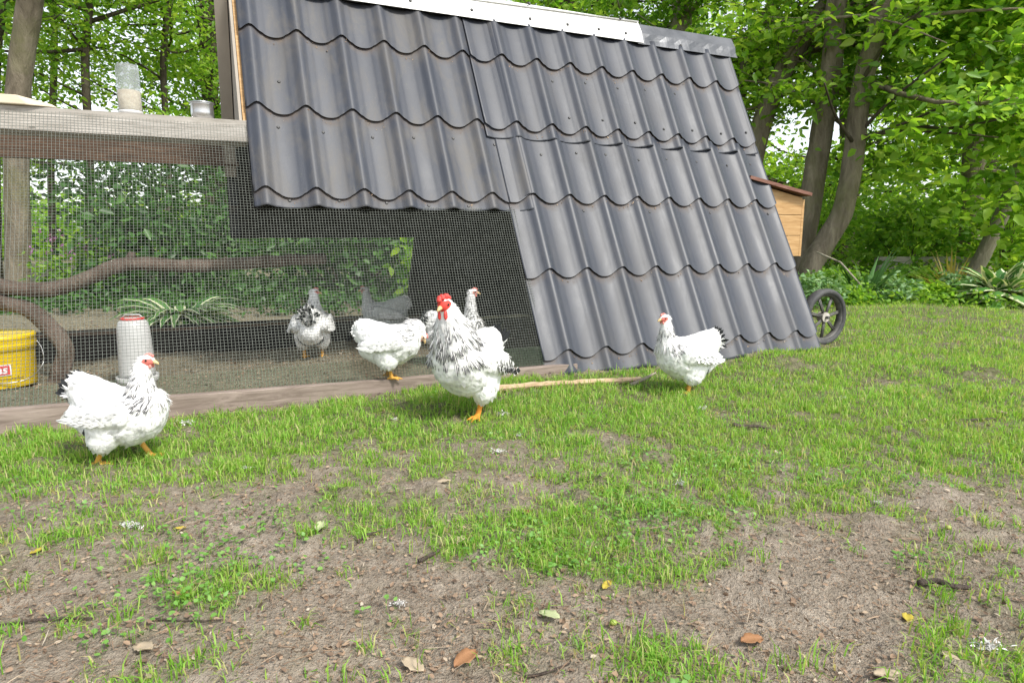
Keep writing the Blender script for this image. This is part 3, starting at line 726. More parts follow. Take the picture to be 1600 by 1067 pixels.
def patch(name, x0, x1, z0, z1, r, a0, mat, par, n=10):
    vs = []; fs = []
    for i in range(n + 1):
        x = x0 + (x1 - x0) * i / n; vs += wrap([(x, z0), (x, z1)], r, a0)
    fs = [(2 * i, 2 * i + 2, 2 * i + 3, 2 * i + 1) for i in range(n)]
    return MB().add(vs, fs).build(name, mat, par)
LA = ang0 + R(13)
lb = patch('label', -.075, .022, .058, .106, RB + .0015, LA - R(8), M['white_label'], bk)
patch('label_field', -.070, .017, .063, .101, RB + .0028, LA - R(8), M['red_label'], lb)
cu = bpy.data.curves.new('lettering', 'FONT'); cu.body = 'as'; cu.size = .048; cu.offset = .0012; cu.extrude = 0; cu.shear = .2
tmp = bpy.data.objects.new('lettering', cu); COL.objects.link(tmp)
dg = bpy.context.evaluated_depsgraph_get(); tm = bpy.data.meshes.new_from_object(tmp.evaluated_get(dg))
bpy.data.objects.remove(tmp)
xs_ = [v.co.x for v in tm.vertices]; wd = max(xs_)
lv = wrap([(v.co.x - wd + .010, v.co.y + .070) for v in tm.vertices], RB + .0042, LA - R(8))
MB().add(lv, [tuple(p.vertices) for p in tm.polygons]).build('lettering', M['white_label'], lb)
sc_ = MB(); rs = random.Random(3); xq = -.05
pts = []
for i in range(46):
    pts.append((xq, .043 + .0035 * math.sin(i * 2.3) + .002 * rs.uniform(-1, 1) + (.004 if i % 9 == 0 else 0))); xq += .0026
sc_.tube(wrap(pts, RB + .0022, LA - R(8)), .0011, 4).build('handwriting', M['ink'], bk)

# drinker
wt = thing('poultry_drinker', CL(-1.815, .66, 0), 0, 'milky white poultry drinker with a red rimmed top standing in the run', 'drinker')
MB().lathe([(.0001, .03), (.070, .03), (.071, .05), (.066, .20), (.063, .250), (.055, .272), (.046, .280), (.0001, .280)], 32).build('tank', M['milky'], wt, True)
MB().lathe([(.030, .2805), (.046, .2805), (.0475, .284), (.0475, .2875), (.044, .290), (.038, .289), (.036, .285), (.030, .2805)], 24).build('cap_ring', M['red_cap'], wt, True)
MB().lathe([(.034, .279), (.035, .287), (.030, .289), (.0001, .289)], 24).build('cap', M['milky'], wt, True)
MB().tube([Vector((-.046, 0, .288)), Vector((-.03, 0, .302)), Vector((.03, 0, .302)), Vector((.046, 0, .29))], .003, 6).build('handle', M['milky'], wt, True)
MB().lathe([(.0001, .0), (.076, .0), (.082, .012), (.084, .034), (.080, .034), (.076, .014), (.06, .012), (.0001, .012)], 32).build('tray', M['milky'], wt, True)

# jar, pot and plank on top of the run
jr = thing('feed_jar', CL(-1.745, .645, 1.136), 0, 'upturned clear plastic jar half filled with pale feed on the beam', 'jar')
MB().lathe([(.0001, .0), (.030, .0), (.041, .006), (.0435, .02), (.0435, .165), (.042, .185), (.036, .196), (.0001, .198)], 32).build('jar_body', M['jar'], jr, True)
MB().lathe([(.0001, .006), (.034, .006), (.0400, .012), (.0415, .024), (.0415, .092), (.03, .097), (.01, .094), (.0001, .097)], 32).build('feed', M['feed'], jr, True)
MB().lathe([(.0001, -.002), (.036, -.002), (.0445, .002), (.0455, .012), (.0440, .014)], 32).build('jar_lid', M['milky'], jr, True)
pt = thing('steel_pot', CL(-1.475, .66, 1.136), 0, 'shiny steel bowl standing on the beam near the roof', 'bowl')
MB().lathe([(.0001, .0), (.040, .0), (.044, .004), (.046, .030), (.044, .062), (.048, .070), (.0465, .071), (.042, .062), (.043, .03), (.039, .006), (.0001, .005)], 32).build('bowl', M['steel'], pt, True)
MB().lathe([(.0468, .066), (.0505, .070), (.0468, .073)], 32).build('rim', M['steel'], pt, True)
pk = MB().add([Vector(v) for v in ((-.75, -.07, 0), (.16, -.07, 0), (.255, -.045, 0), (.255, .06, 0), (-.75, .07, 0), (-.75, -.07, .036), (.13, -.07, .036), (.235, -.045, .012), (.235, .06, .012), (-.75, .07, .036))],
              [(4, 3, 2, 1, 0), (5, 6, 7, 8, 9), (0, 1, 6, 5), (1, 2, 7, 6), (2, 3, 8, 7), (3, 4, 9, 8), (4, 0, 5, 9)]).build('plank', M['plank'], None, bevel=.004)
pk.location = CL(-2.245, .64, 1.137); pk.rotation_euler = (0, 0, math.atan2(.4118, .9113)); tag(pk, 'pale split plank lying on top of the run beam', 'plank')
# ------------------------------------------------------------------ vegetation
def sprays(r, centers, k, spread, flat, ln, wd, tilt=.5, up=1.4):
    """k leaves round each centre, lying in loose flat layers"""
    n = len(centers) * k
    c = np.repeat(centers, k, 0) + r.normal(size=(n, 3)) * np.array([spread, spread, spread * flat])
    hd = rdir(r, n) * np.array([1, 1, .35]); hd[:, 2] -= .25
    nr = rdir(r, n, up)
    return leaf_cards(c, hd, nr, ln * r.uniform(.5, 1.35, n), wd * r.uniform(.7, 1.2, n), .2, r.uniform(0, .35, n))
def curve_pts(p0, p1, bend, r, n=6):
    p0 = np.array(p0); p1 = np.array(p1); t = np.linspace(0, 1, n)[:, None]
    off = r.normal(size=3) * bend
    return p0 + (p1 - p0) * t + off * (t * (1 - t) * 4)
def tree(name, label, trunk, rad, leaf, bark, seed, n_br=26, reach=(.8, 2.0), z0=.7, z1=5.0, ln=.10, wd=.062, k=12, tw=6, drop=.15, bias=None, extra=None, group='trees round the yard', spread=.20):
    """trunk: list of points, rad: radii; limbs leave the trunk between heights z0 and z1"""
    r = np.random.default_rng(seed)
    root = thing(name, trunk[0], 0, label, 'tree', group); org = Vector(trunk[0])
    pts = [Vector(p) - org for p in trunk]
    tb = rough_tube(pts, rad[0], rad[-1], 14, .10, seed, 6)
    # flare at the foot
    tb.v = [tuple(Vector((v[0] * f, v[1] * f, v[2]))) for v in tb.v for f in (1 + .25 * math.exp(-max(v[2], 0) / .12) if v[2] < .5 else 1,)]
    P_ = np.array([tuple(p) for p in smooth_path(pts, 6)])
    cen = []
    br = MB()
    ok_i = [i for i in range(len(P_)) if z0 <= P_[i][2] + org.z <= z1]
    for b in range(n_br):
        i = ok_i[int(r.integers(len(ok_i)))]; p0 = P_[i]
        a = r.uniform(0, 2 * np.pi)
        d = np.array([math.cos(a), math.sin(a), 0])
        if bias is not None: d = d + np.array(bias) * r.uniform(.3, 1); d /= np.linalg.norm(d)
        L = r.uniform(*reach); p1 = p0 + d * L + np.array([0, 0, r.uniform(-.1, .55) * L])
        cp = curve_pts(p0, p1, .12 * L, r, 7)
        br.tube([Vector(q) for q in cp], [max(.004, .016 * L * (1 - .85 * j / 6)) for j in range(7)], 5)
        for q in range(tw):
            t = r.uniform(.25, 1); m = cp[int(t * 6)]
            e = m + np.append(r.normal(size=2) * .32 * L * .6, r.normal() * .10 - drop * r.random())
            br.tube([Vector(m), Vector((m + e) / 2 + r.normal(size=3) * .02), Vector(e)], [.0055, .004, .002], 4, False)
            for t2 in (.45, .75, 1.0): cen.append(m + (e - m) * t2)
    tk = tb.build('trunk', bark, root, True)
    br.build('branches', bark, root, True)
    cen = np.array(cen)
    V, F = sprays(r, cen, k, spread, .35, ln, wd)
    if extra is not None:
        ec = np.array(extra) - np.array(org); V2, F2 = sprays(r, ec, k * 2, spread, .45, ln, wd); F = np.concatenate([F, F2 + len(V)]); V = np.concatenate([V, V2])
    ok = np.repeat((V.reshape(-1, 6, 3)[:, :, 2].min(1) + org.z > .03), 6)
    cnt = np.cumsum(ok) - 1; Fk = ok[F].all(1); V = V[ok]; F = cnt[F[Fk]]
    np_mesh('crown', V, F, leaf, root)
    return root
def bush(name, label, c, size, leaf, seed, n=120, k=12, ln=.08, wd=.05, group=None, stems=True, cat='bush', flat=.6):
    r = np.random.default_rng(seed); root = thing(name, (c[0], c[1], 0), 0, label, cat, group)
    d = rdir(r, n, .35); rr = r.uniform(.35, 1, n) ** .6
    lump = 1 + .28 * np.sin(d[:, 0] * 5 + seed) * np.cos(d[:, 1] * 6 + seed * 2)
    cen = d * rr[:, None] * lump[:, None] * np.array(size) + np.array([0, 0, size[2] * .75])
    cen = cen[cen[:, 2] > .02]
    V, F = sprays(r, cen, k, size[0] * .17, flat, ln, wd, up=.9)
    keep = (V.reshape(-1, 6, 3)[:, :, 2].min(1) > .005); Kv = np.repeat(keep, 6); cnt = np.cumsum(Kv) - 1; F = cnt[F[Kv[F].all(1)]]; V = V[Kv]
    np_mesh('leaves', V, F, leaf, root)
    if stems:
        b = MB()
        for q in cen[::max(1, n // 14)]: b.tube([Vector((q[0] * .12, q[1] * .12, -.02)), Vector((q[0] * .5, q[1] * .5, q[2] * .6)), Vector(q)], [.012, .007, .003], 5, False)
        b.build('stems', M['bark_dark'], root, True)
    return root
def T(pxs, Y): return [P(x, y, yy) for (x, y), yy in zip(pxs, Y if hasattr(Y, '__len__') else [Y] * len(pxs))]
def foot(p): return Vector((p.x, p.y, -.05))
def grow(pts, top):         # continue the trunk upwards above the frame
    d = (pts[-1] - pts[-2]).normalized(); q = list(pts)
    while q[-1].z < top: q.append(q[-1] + (d + Vector((random.uniform(-.12, .12), random.uniform(-.12, .12), .25))).normalized() * .7)
    return q
# right hand group behind the coop
t1 = T([(1140, 240), (1158, 130), (1188, 50), (1215, -10)], 8.6)
t1 = [Vector((t1[0].x - .12, 8.6, -.05))] + t1
tree('leaning_tree', 'slim dark trunk leaning right directly behind the grey ridge end', grow(t1, 5.2), [.105, .06], M['leafA'], M['bark'], 11, 22, bias=(.3, 1.1, 0), z0=2.0)
t2 = T([(1168, 300), (1187, 205), (1217, 125), (1262, 50), (1308, -20)], 7.8)
t2 = [Vector((t2[0].x - .05, 7.8, -.05))] + t2
tree('leaning_tree', 'mossy trunk leaning far right just above the coop roof edge', grow(t2, 5.2), [.13, .08], M['leafA'], M['bark'], 12, 24, bias=(.4, 1.1, 0), z0=1.9)
t3 = T([(1243, 420), (1262, 340), (1280, 230), (1299, 110), (1310, -20)], 7.4)
t3 = [Vector((t3[0].x - .03, 7.4, -.05))] + t3
tree('garden_tree', 'thick greenish trunk rising behind the wooden nest box', grow(t3, 5.2), [.138, .085], M['leafA'], M['bark'], 13, 24, bias=(.4, 1.1, 0), z0=1.6)
t4 = T([(1268, 415), (1290, 378), (1318, 325), (1334, 240), (1346, 140), (1372, 40), (1385, -20)], 7.0)
t4 = [Vector((t4[0].x - .05, 7.0, -.05))] + t4
tr4 = tree('crooked_tree', 'crooked mossy trunk right of the nest box, bending upright', grow(t4, 5.0), [.125, .075], M['leafB'], M['bark'], 14, 24, bias=(1.2, .5, 0), z0=1.5)
lb_ = MB()
for a_, b_, c_ in (((1340, 215), (1425, 205), (1560, 215)), ((1340, 220), (1420, 190), (1530, 140)), ((1345, 205), (1400, 150), (1480, 90)), ((1332, 222), (1305, 180), (1288, 130)), ((1345, 130), (1390, 60), (1450, 10)), ((1420, 195), (1490, 200), (1590, 180))):
    q = [P(a_[0], a_[1], 6.95), P(b_[0], b_[1], 6.7), P(c_[0], c_[1], 6.3)]
    lb_.tube(smooth_path([v - Vector(t4[0]) for v in q], 5), [.022 - .0014 * i for i in range(11)], 6)
lb_.build('limbs', M['bark_dark'], tr4, True)
t5 = T([(1520, 430), (1545, 380), (1580, 300), (1602, 235), (1640, 120)], 7.6)
t5 = [Vector((t5[0].x, 7.6, -.05))] + t5
tree('pale_tree', 'pale trunk leaning right at the right edge of the yard behind the striped hosta', grow(t5, 5), [.085, .065], M['leafA'], M['bark_pale'], 15, 24, z0=1.3, bias=(-.9, -.6, 0), ln=.11, wd=.072)
t6 = T([(1512, 420), (1520, 330), (1522, 230), (1526, 120)], 9.4)
t6 = [Vector((t6[0].x, 9.4, -.05))] + t6
tree('garden_tree', 'straight brown trunk half hidden by leaves beyond the pale leaning trunk', grow(t6, 5.2), [.16, .11], M['leafB'], M['bark'], 16, 30, z0=1.5)
t7 = T([(1052, 200), (1060, 90), (1066, 10)], 9.6); t7 = [Vector((t7[0].x, 9.6, -.05))] + t7
tree('garden_tree', 'pale grey trunk seen above the right half of the ridge', grow(t7, 5.8), [.17, .12], M['leafB'], M['bark_pale'], 17, 30, z0=2.2)
t8 = T([(872, 120), (876, 40), (885, -20)], 10.5); t8 = [Vector((t8[0].x, 10.5, -.05))] + t8
tree('garden_tree', 'dark trunk seen above the middle of the white ridge cap', grow(t8, 6), [.24, .18], M['leafB'], M['bark_dark'], 18, 30, z0=2.6)
# left side
t9 = T([(26, 500), (28, 380), (26, 240), (30, 130), (45, 20), (52, -30)], 6.2); t9 = [Vector((t9[0].x, 6.2, -.05))] + t9
tree('beech_tree', 'thick grey brown trunk standing behind the left part of the run', grow(t9, 5.2), [.105, .09], M['leafA'], M['bark'], 19, 24, z0=3.0, z1=5.2, ln=.075, wd=.05)
for i, (x, Yt, rd, sd, lab) in enumerate(((136, 8.6, .055, 21, 'thin dark stem left of the jar in the left background'), (262, 9.6, .05, 22, 'thin stem right of the jar in the left background'), (85, 11.0, .06, 23, 'very slim stem beside the grey brown trunk at left'), (-8, 8.0, .08, 24, 'dark trunk cut by the left picture edge'), (330, 11.5, .09, 25, 'slender trunk near the left gable edge of the roof'))):
    q = T([(x, 420), (x + random.uniform(-6, 6), 260), (x + random.uniform(-8, 8), 100), (x + random.uniform(-5, 12), -20)], Yt); q = [Vector((q[0].x, Yt, -.05))] + q
    tree('slender_tree', lab, grow(q, 5.6), [rd, rd * .7], M['leafA'] if i in (0, 1) else M['leafB'], M['bark_dark'], sd, 26, reach=(.8, 1.9), z0=1.5, ln=.075, wd=.048, group='slender trees in the left background')
# further trees that close the view
for i, (x, Yt, lf, lab) in enumerate(((-2.6, 12.5, 'leafB', 'tree deep in the background behind the grey brown trunk'), (-5.4, 12, 'leafA', 'tree deep in the background at the far left edge'), (.2, 13.5, 'leafB', 'tree deep in the background above the left of the white ridge cap'), (3.4, 13, 'leafA', 'tree deep in the background above the grey ridge cap'), (6.2, 12.2, 'leafA', 'tree deep in the background between the leaning trunks'), (9.0, 12.5, 'leafB', 'tree deep in the background right of the crooked trunk'), (11.6, 13, 'leafA', 'tree deep in the background at the far right edge'))):
    q = [Vector((x, Yt, -.05)), Vector((x + .1, Yt, 1.5)), Vector((x - .05, Yt + .1, 3.2)), Vector((x + .15, Yt, 6.2))]
    tree('background_tree', lab, q, [.17, .11], M[lf], M['bark_dark'], 40 + i, 34 if x > 2 else 24, reach=(1.0, 2.6), z0=1.2, z1=6.0, ln=.115, wd=.075, k=9, spread=.28, group='trees deep in the background')
# sapling with broad lime leaves hanging into the right side of the view
rr_ = np.random.default_rng(77); ex = []
for _ in range(230):
    px = rr_.uniform(1385, 1680); py = rr_.uniform(-60, 330) if px < 1480 else rr_.uniform(-60, 375)
    if rr_.random() < .35 + .65 * (px - 1385) / 250: ex.append(tuple(P(px, py, rr_.uniform(6.3, 7.4))))
tp = P(1640, 430, 6.9)
tree('lime_sapling', 'young tree with broad lime green leaves hanging at the right edge', [Vector((tp.x, 6.9, -.05)), Vector((tp.x - .05, 6.9, 1.2)), Vector((tp.x - .12, 6.9, 2.6)), Vector((tp.x - .1, 6.95, 4.2))], [.06, .03], M['leafA'], M['bark_pale'], 71, 14, reach=(.7, 1.6), z0=1.3, z1=4.0, ln=.125, wd=.082, k=9, bias=(-1.2, 0, 0), extra=ex, spread=.13)
# undergrowth behind the coop; leafC bushes carry canopy shade in their leaf colour
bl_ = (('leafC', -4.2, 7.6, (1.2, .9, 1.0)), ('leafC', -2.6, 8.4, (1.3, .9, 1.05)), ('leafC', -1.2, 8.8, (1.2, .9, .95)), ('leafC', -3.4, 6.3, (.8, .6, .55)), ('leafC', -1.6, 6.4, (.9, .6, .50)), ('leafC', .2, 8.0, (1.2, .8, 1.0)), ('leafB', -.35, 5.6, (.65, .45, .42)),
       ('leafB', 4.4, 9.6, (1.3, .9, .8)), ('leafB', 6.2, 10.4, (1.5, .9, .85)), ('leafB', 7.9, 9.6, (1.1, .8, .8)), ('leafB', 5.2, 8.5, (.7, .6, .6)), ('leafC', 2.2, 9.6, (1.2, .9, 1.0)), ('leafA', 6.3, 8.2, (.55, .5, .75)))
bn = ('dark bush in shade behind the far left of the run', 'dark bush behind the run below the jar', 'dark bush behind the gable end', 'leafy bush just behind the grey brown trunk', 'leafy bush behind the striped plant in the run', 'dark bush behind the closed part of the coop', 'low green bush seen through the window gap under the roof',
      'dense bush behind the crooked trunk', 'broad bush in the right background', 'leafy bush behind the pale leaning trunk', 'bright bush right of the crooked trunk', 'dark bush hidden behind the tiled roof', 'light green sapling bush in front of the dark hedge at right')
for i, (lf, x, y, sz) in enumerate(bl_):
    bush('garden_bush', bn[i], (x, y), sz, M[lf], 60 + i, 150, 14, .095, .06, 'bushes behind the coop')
# far wood: reads as one mass
r = np.random.default_rng(91); n = 5200
xx = r.uniform(-16, 24, n); yy = r.uniform(15, 21, n); zz = r.uniform(0, 1, n) ** 1.15 * 9
dens = fbm(xx * .55, zz * .55 + 7, 3); kp = dens > np.where(zz < 1.6, .2, np.where(xx < 1, .62, .57)); cen = np.stack([xx, yy, zz], -1)[kp]
V, F = sprays(r, cen, 20, .42, .5, .24, .16)
fw = np_mesh('far_wood', V, F, M['leafB']); tag(fw, 'pale green leaf mass of the wood far behind the garden', 'wood', kind='stuff')
# strap leaved and rosette plants
def strap_plant(name, label, loc, n, ln, wd, mat, seed, cat, up=.9, droop=.6, group=None, uvw=False, seg=6, pet=.0):
    r = np.random.default_rng(seed); root = thing(name, loc, r.uniform(0, 6), label, cat, group)
    V = []; F = []; UV = []
    for i in range(n):
        a = r.uniform(0, 2 * np.pi); e = r.uniform(.25, 1.25) * up; L = ln * r.uniform(.6, 1.1); W = wd * r.uniform(.75, 1.15)
        d = np.array([math.cos(a) * math.cos(e), math.sin(a) * math.cos(e), math.sin(e)]); p = np.array([math.cos(a), math.sin(a), 0]) * .015 * ln * 3
        s = np.array([-math.sin(a), math.cos(a), 0]); b = len(V)
        for j in range(seg + 1):
            t = j / seg
            wv = W * (max(0.04, math.sin(math.pi * min(1, (t * .94 + .06)) ** .8)) if not pet else (.12 if t < pet else max(.03, math.sin(math.pi * ((t - pet) / (1 - pet)) ** .75))))
            nrm = np.cross(s, d)
            V += [p + s * wv / 2 + nrm * wv * .12, p - nrm * wv * .06, p - s * wv / 2 + nrm * wv * .12]
            p = p + d * L / seg; d = d + np.array([0, 0, -droop * 1.6 / seg]); d /= np.linalg.norm(d)
        for j in range(seg):
            q = b + j * 3
            F += [(q, q + 1, q + 4, q + 3), (q + 1, q + 2, q + 5, q + 4)]; UV += [(1, 0), (0, 0), (0, 1), (1, 1), (0, 0), (-1, 0), (-1, 1), (0, 1)]
    V = np.array(V); V[:, 2] = np.maximum(V[:, 2], .004)
    np_mesh('leaves', V, np.array(F), mat, root, True, UV)
    return root
h1 = P(1562, 452, 5.86)
strap_plant('hosta', 'large hosta with white edged leaves at the right lawn edge', (h1.x, h1.y, 0), 170, .46, .15, M['hosta'], 5, 'plant', 1.2, 1.1, pet=.45)
strap_plant('hosta', 'second small hosta at the foot of the white edged one', (P(1595, 450, 6.0).x, 6.05, 0), 30, .24, .08, M['hosta'], 6, 'plant', 1.0, .8, pet=.35)
h2 = CL(-1.72, 2.25, 0)
strap_plant('striped_plant', 'variegated narrow leaved plant seen through the run behind the drinker', h2, 260, .46, .075, M['hosta'], 7, 'plant', .95, 1.25, pet=.25)
y1 = P(1352, 425, 6.15)
strap_plant('yucca', 'dark spiky yucca with long strap leaves beside the wheel bed', (y1.x, y1.y, 0), 52, .60, .042, M['strap'], 8, 'plant', 1.0, .35)
strap_plant('fern', 'orange tinged fern left of the white edged hosta', (P(1490, 420, 6.5).x, 6.5, 0), 80, .50, .026, M['fern'], 9, 'plant', 1.15, .5)
for i, (px, Yp, sz, lf, lab) in enumerate(((1268, 5.7, (.30, .24, .15), 'leafD', 'pale leafy plant directly above the wheel'), (1315, 5.9, (.24, .2, .09), 'leafB', 'dark green plant right of the wheel'), (1390, 6.1, (.26, .22, .13), 'leafD', 'bluish leafy plant in front of the yucca'), (1445, 6.2, (.24, .22, .10), 'leafA', 'bright green plant in the middle of the bed'), (1500, 6.3, (.2, .2, .14), 'leafD', 'grey green plant beside the orange fern'), (1420, 6.9, (.36, .3, .17), 'leafB', 'taller leafy plant behind the bluish one'), (1305, 6.5, (.28, .26, .17), 'leafB', 'leafy plant between wheel and crooked trunk'))):
    p_ = P(px, 440, Yp)
    bush('border_plant', lab, (p_.x, Yp), sz, M[lf], 80 + i, 90, 12, .055, .034, 'leafy plants along the border', False, 'plant')
r = np.random.default_rng(95); n = 5000
xx = r.uniform(1.9, 7.5, n); yy = r.uniform(0, 1, n) ** 1.3 * 4.5 + 5.75 + .12 * np.sin(xx * 4) - .08 * (xx - 3); zz = np.abs(r.normal(0, .06, n)) + .02
V, F = sprays(r, np.stack([xx, yy, zz], -1), 5, .05, .5, .05, .03, up=.9)
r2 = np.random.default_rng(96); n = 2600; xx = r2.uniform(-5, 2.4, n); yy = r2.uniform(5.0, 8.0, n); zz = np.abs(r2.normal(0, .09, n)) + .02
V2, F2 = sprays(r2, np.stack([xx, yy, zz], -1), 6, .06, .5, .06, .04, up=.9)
gc = np_mesh('ground_cover', np.concatenate([V, V2]), np.concatenate([F, F2 + len(V)]), M['leafB']); gc.data.materials.append(M['leafC']); gc.data.polygons.foreach_set('material_index', np.concatenate([np.zeros(len(F), np.int32), np.ones(len(F2), np.int32)])); tag(gc, 'low green ground cover filling the planting bed', 'ground cover', kind='stuff')  # cover behind the run takes the leaf colour with shade painted in
# mauve flowers seen through the run
fl = thing('flowering_plant', (P(130, 380, 6.0).x, 5.9, 0), 0, 'plant with small mauve flowers seen through the run', 'plant')
r = np.random.default_rng(97); cen = r.normal(size=(16, 3)) * np.array([.16, .12, .07]) + np.array([0, 0, .55]); V, F = sprays(r, cen, 6, .02, 1, .03, .025); np_mesh('flowers', V, F, M['petal'], fl)
cen = r.normal(size=(60, 3)) * np.array([.18, .15, .14]) + np.array([0, 0, .33]); V, F = sprays(r, cen, 8, .05, 1, .07, .04); V[:, 2] = np.maximum(V[:, 2], .01); np_mesh('leaves', V, F, M['leafB'], fl)
b = MB()
for q in cen[::6]: b.tube([(q[0] * .1, q[1] * .1, -.02), tuple(q)], [.006, .003], 5, False)
b.build('stems', M['bark_dark'], fl)
# sleeper edging and leaning stake at the right
e = MB().box((0, 0, .08), (1.3, .10, .20)).build('timber_edging', M['beam'], None, bevel=.006); e.location = (P(1450, 380, 8.2).x, 8.2, .18); e.rotation_euler = (0, 0, .05)
b2 = MB()
for sx in (-.5, .5): b2.box((sx, 0, -.11), (.08, .08, .3))
b2.build('support', M['beam'], e); tag(e, 'grey timber edging rail behind the planting bed', 'edging')
s0 = P(1276, 394, 6.3); s1 = P(1352, 430, 5.95)
o = MB().tube([s0, (s0 + s1) / 2 + Vector((0, 0, .01)), Vector((s1.x + .12, s1.y, .02))], [.008, .009, .008], 8).build('garden_stake', M['bark_pale'], None, True); tag(o, 'grey stick slanting across the spiky yucca', 'stake')
# ------------------------------------------------------------------ poultry
WHITE = (.80, .80, .785)
def lerp(a, b, t): return a + (b - a) * t
def bird(name, label, loc, heading, sc=1.0, seed=1, neck=None, head=(.136, 0, .318), hyaw=0.0, hpitch=0.0, pitch=0.0, feet=((.012, .042), (.012, -.042)),
         lift=(0, 0), rooster=False, tint=WHITE, collar=.95, collar_top=.7, tail_dark=1.0, wing_dark=.2, face=(.62, .17, .14), legc=(.62, .33, .07), tail_len=.042, nbody=2000, group='chickens', toe_yaw=0.0, cat='chicken', hackle_n=900, twist=0.0, rear_fluff=True):
    r = np.random.default_rng(seed)
    root = thing(name, loc, heading, label, cat, group)
    cp, sp = math.cos(pitch), math.sin(pitch)
    piv = np.array([.01, 0, .13])
    def tilt(p):
        q = np.array(p, float) - piv
        return np.array([q[0] * cp - q[2] * sp, q[1], q[0] * sp + q[2] * cp]) + piv
    E_ = []         # centre, radii, region, param, flow
    def stroke(st, region, k=5, flowsign=-1, flow=None):
        st = [np.array(s, float) for s in st]
        for i in range(len(st) - 1):
            for j in range(k + (1 if i == len(st) - 2 else 0)):
                t = j / k; s = lerp(st[i], st[i + 1], t); f = (st[i + 1][:3] - st[i][:3]) * flowsign
                f = f / (np.linalg.norm(f) + 1e-9) if flow is None else np.array(flow)
                E_.append((s[:3], s[3:6], region, (i + t) / (len(st) - 1), f))
    body = [(-.116, 0, .222, .026, .026, .046), (-.096, 0, .220, .034, .038, .060), (-.066, 0, .200, .04, .052, .072), (-.03, 0, .174, .05, .072, .085),
            (.01, 0, .156, .06, .084, .088), (.055, 0, .152, .060, .088, .090), (.096, 0, .166, .056, .080, .080), (.116, 0, .188, .042, .062, .058)]
    stroke([(*tilt(s[:3]), *s[3:]) for s in body], 'body')
    if rear_fluff: stroke([(*tilt(s[:3]), *s[3:]) for s in ((-.035, 0, .118, .050, .066, .050), (-.085, 0, .150, .042, .050, .052))], 'body', 4)
    for y_ in (1, -1):
        stroke([(*tilt(s[:3]), *s[3:]) for s in ((-.075, y_ * .064, .168, .030, .014, .022), (-.02, y_ * .080, .170, .045, .018, .038), (.045, y_ * .083, .178, .045, .016, .042))], 'wing', 5)
    nk = neck or [(.112, 0, .205, .046, .055, .040), (.120, 0, .235, .036, .041, .030), (.124, 0, .262, .029, .032, .025), (.127, 0, .288, .023, .024, .020), (.131, 0, .306, .020, .020, .018)]
    if neck is None: nk = [(*tilt(s[:3]), *s[3:]) for s in nk]
    stroke(nk, 'neck', 6)
    hc = np.array(head, float) if neck is not None else tilt(head)
    HM = Matrix.Rotation(hyaw, 3, 'Z') @ Matrix.Rotation(-hpitch, 3, 'Y'); HMn = np.array(HM)
    hp = lambda p: hc + HMn @ np.array(p)
    hs_ = 1.12 if rooster else 1.0
    stroke([(*hp((-.006, 0, -.002)), .020, .0185, .0185), (*hp((.006, 0, 0)), .0195 * hs_, .0185, .0185), (*hp((.016, 0, -.002)), .013, .0135, .0125)], 'head', 3)
    for q, y_ in enumerate((1, -1)):
        fx, fy = feet[q]; lz = lift[q]
        th0 = tilt((.0, y_ * .050, .125)); kn = np.array([lerp(.010, fx, .45), y_ * .044, .066 + lz * .6])
        stroke([(*th0, .056, .036, .055), (*lerp(th0, kn, .55), .050, .036, .042), (*lerp(th0, kn, .95), .030, .026, .024)], 'thigh', 5, 1)
        ft = np.array([fx, fy, .010 + lz])
        stroke([(*kn, .010, .010, .010), (*lerp(kn, ft, .5), .0078, .0078, .0078), (*ft, .0085, .0085, .007)], 'shank', 7, 1)
        for a, L in ((-.5, .038), (0, .046), (.5, .038), (math.pi, .018)):
            a += toe_yaw; tp = ft + np.array([math.cos(a) * L, math.sin(a) * L, -.003]); tp[2] = max(.0045 + lz * .6, tp[2])
            md = lerp(ft, tp, .55) + np.array([0, 0, .003])
            stroke([(*ft, .0065, .0065, .006), (*md, .0056, .0056, .0052), (*tp, .0036, .0036, .0034)], 'shank', 5, 1)
    mb = MB()
    for c_, rd, *_ in E_: mb.ell(c_, rd, 12, 8)
    tmp = mb.build('tmp', None); mod = tmp.modifiers.new('r', 'REMESH'); mod.mode = 'VOXEL'; mod.voxel_size = .0030 if not rooster else .0034
    dg = bpy.context.evaluated_depsgraph_get(); me = bpy.data.meshes.new_from_object(tmp.evaluated_get(dg))
    bpy.data.objects.remove(tmp)
    nv = len(me.vertices); co = np.empty(nv * 3, np.float32); me.vertices.foreach_get('co', co); co = co.reshape(-1, 3).astype(float)
    ed = np.empty(len(me.edges) * 2, np.int32); me.edges.foreach_get('vertices', ed); ed = ed.reshape(-1, 2)
    deg = np.bincount(ed.ravel(), minlength=nv)[:, None]
    C_ = np.array([e[0] for e in E_]); Rd = np.array([e[1] for e in E_]); FL = np.array([e[4] for e in E_]); PR = np.array([e[3] for e in E_])
    RG = np.array([('body', 'wing', 'neck', 'head', 'thigh', 'shank').index(e[2]) for e in E_])
    def classify(p):
        best = np.full(len(p), 1e9); idx = np.zeros(len(p), int)
        for i in range(len(E_)):
            d = np.sqrt((((p - C_[i]) / Rd[i]) ** 2).sum(1)); d = (d - 1) * Rd[i].min()
            m = d < best; best[m] = d[m]; idx[m] = i
        return idx
    idx = classify(co)
    for it in range(7):
        acc = np.zeros_like(co); np.add.at(acc, ed[:, 0], co[ed[:, 1]]); np.add.at(acc, ed[:, 1], co[ed[:, 0]])
        f = np.where(np.isin(RG[idx], (5,)) & (it > 0), .0, .5)[:, None]; co = co * (1 - f) + acc / deg * f
    reg = RG[idx]
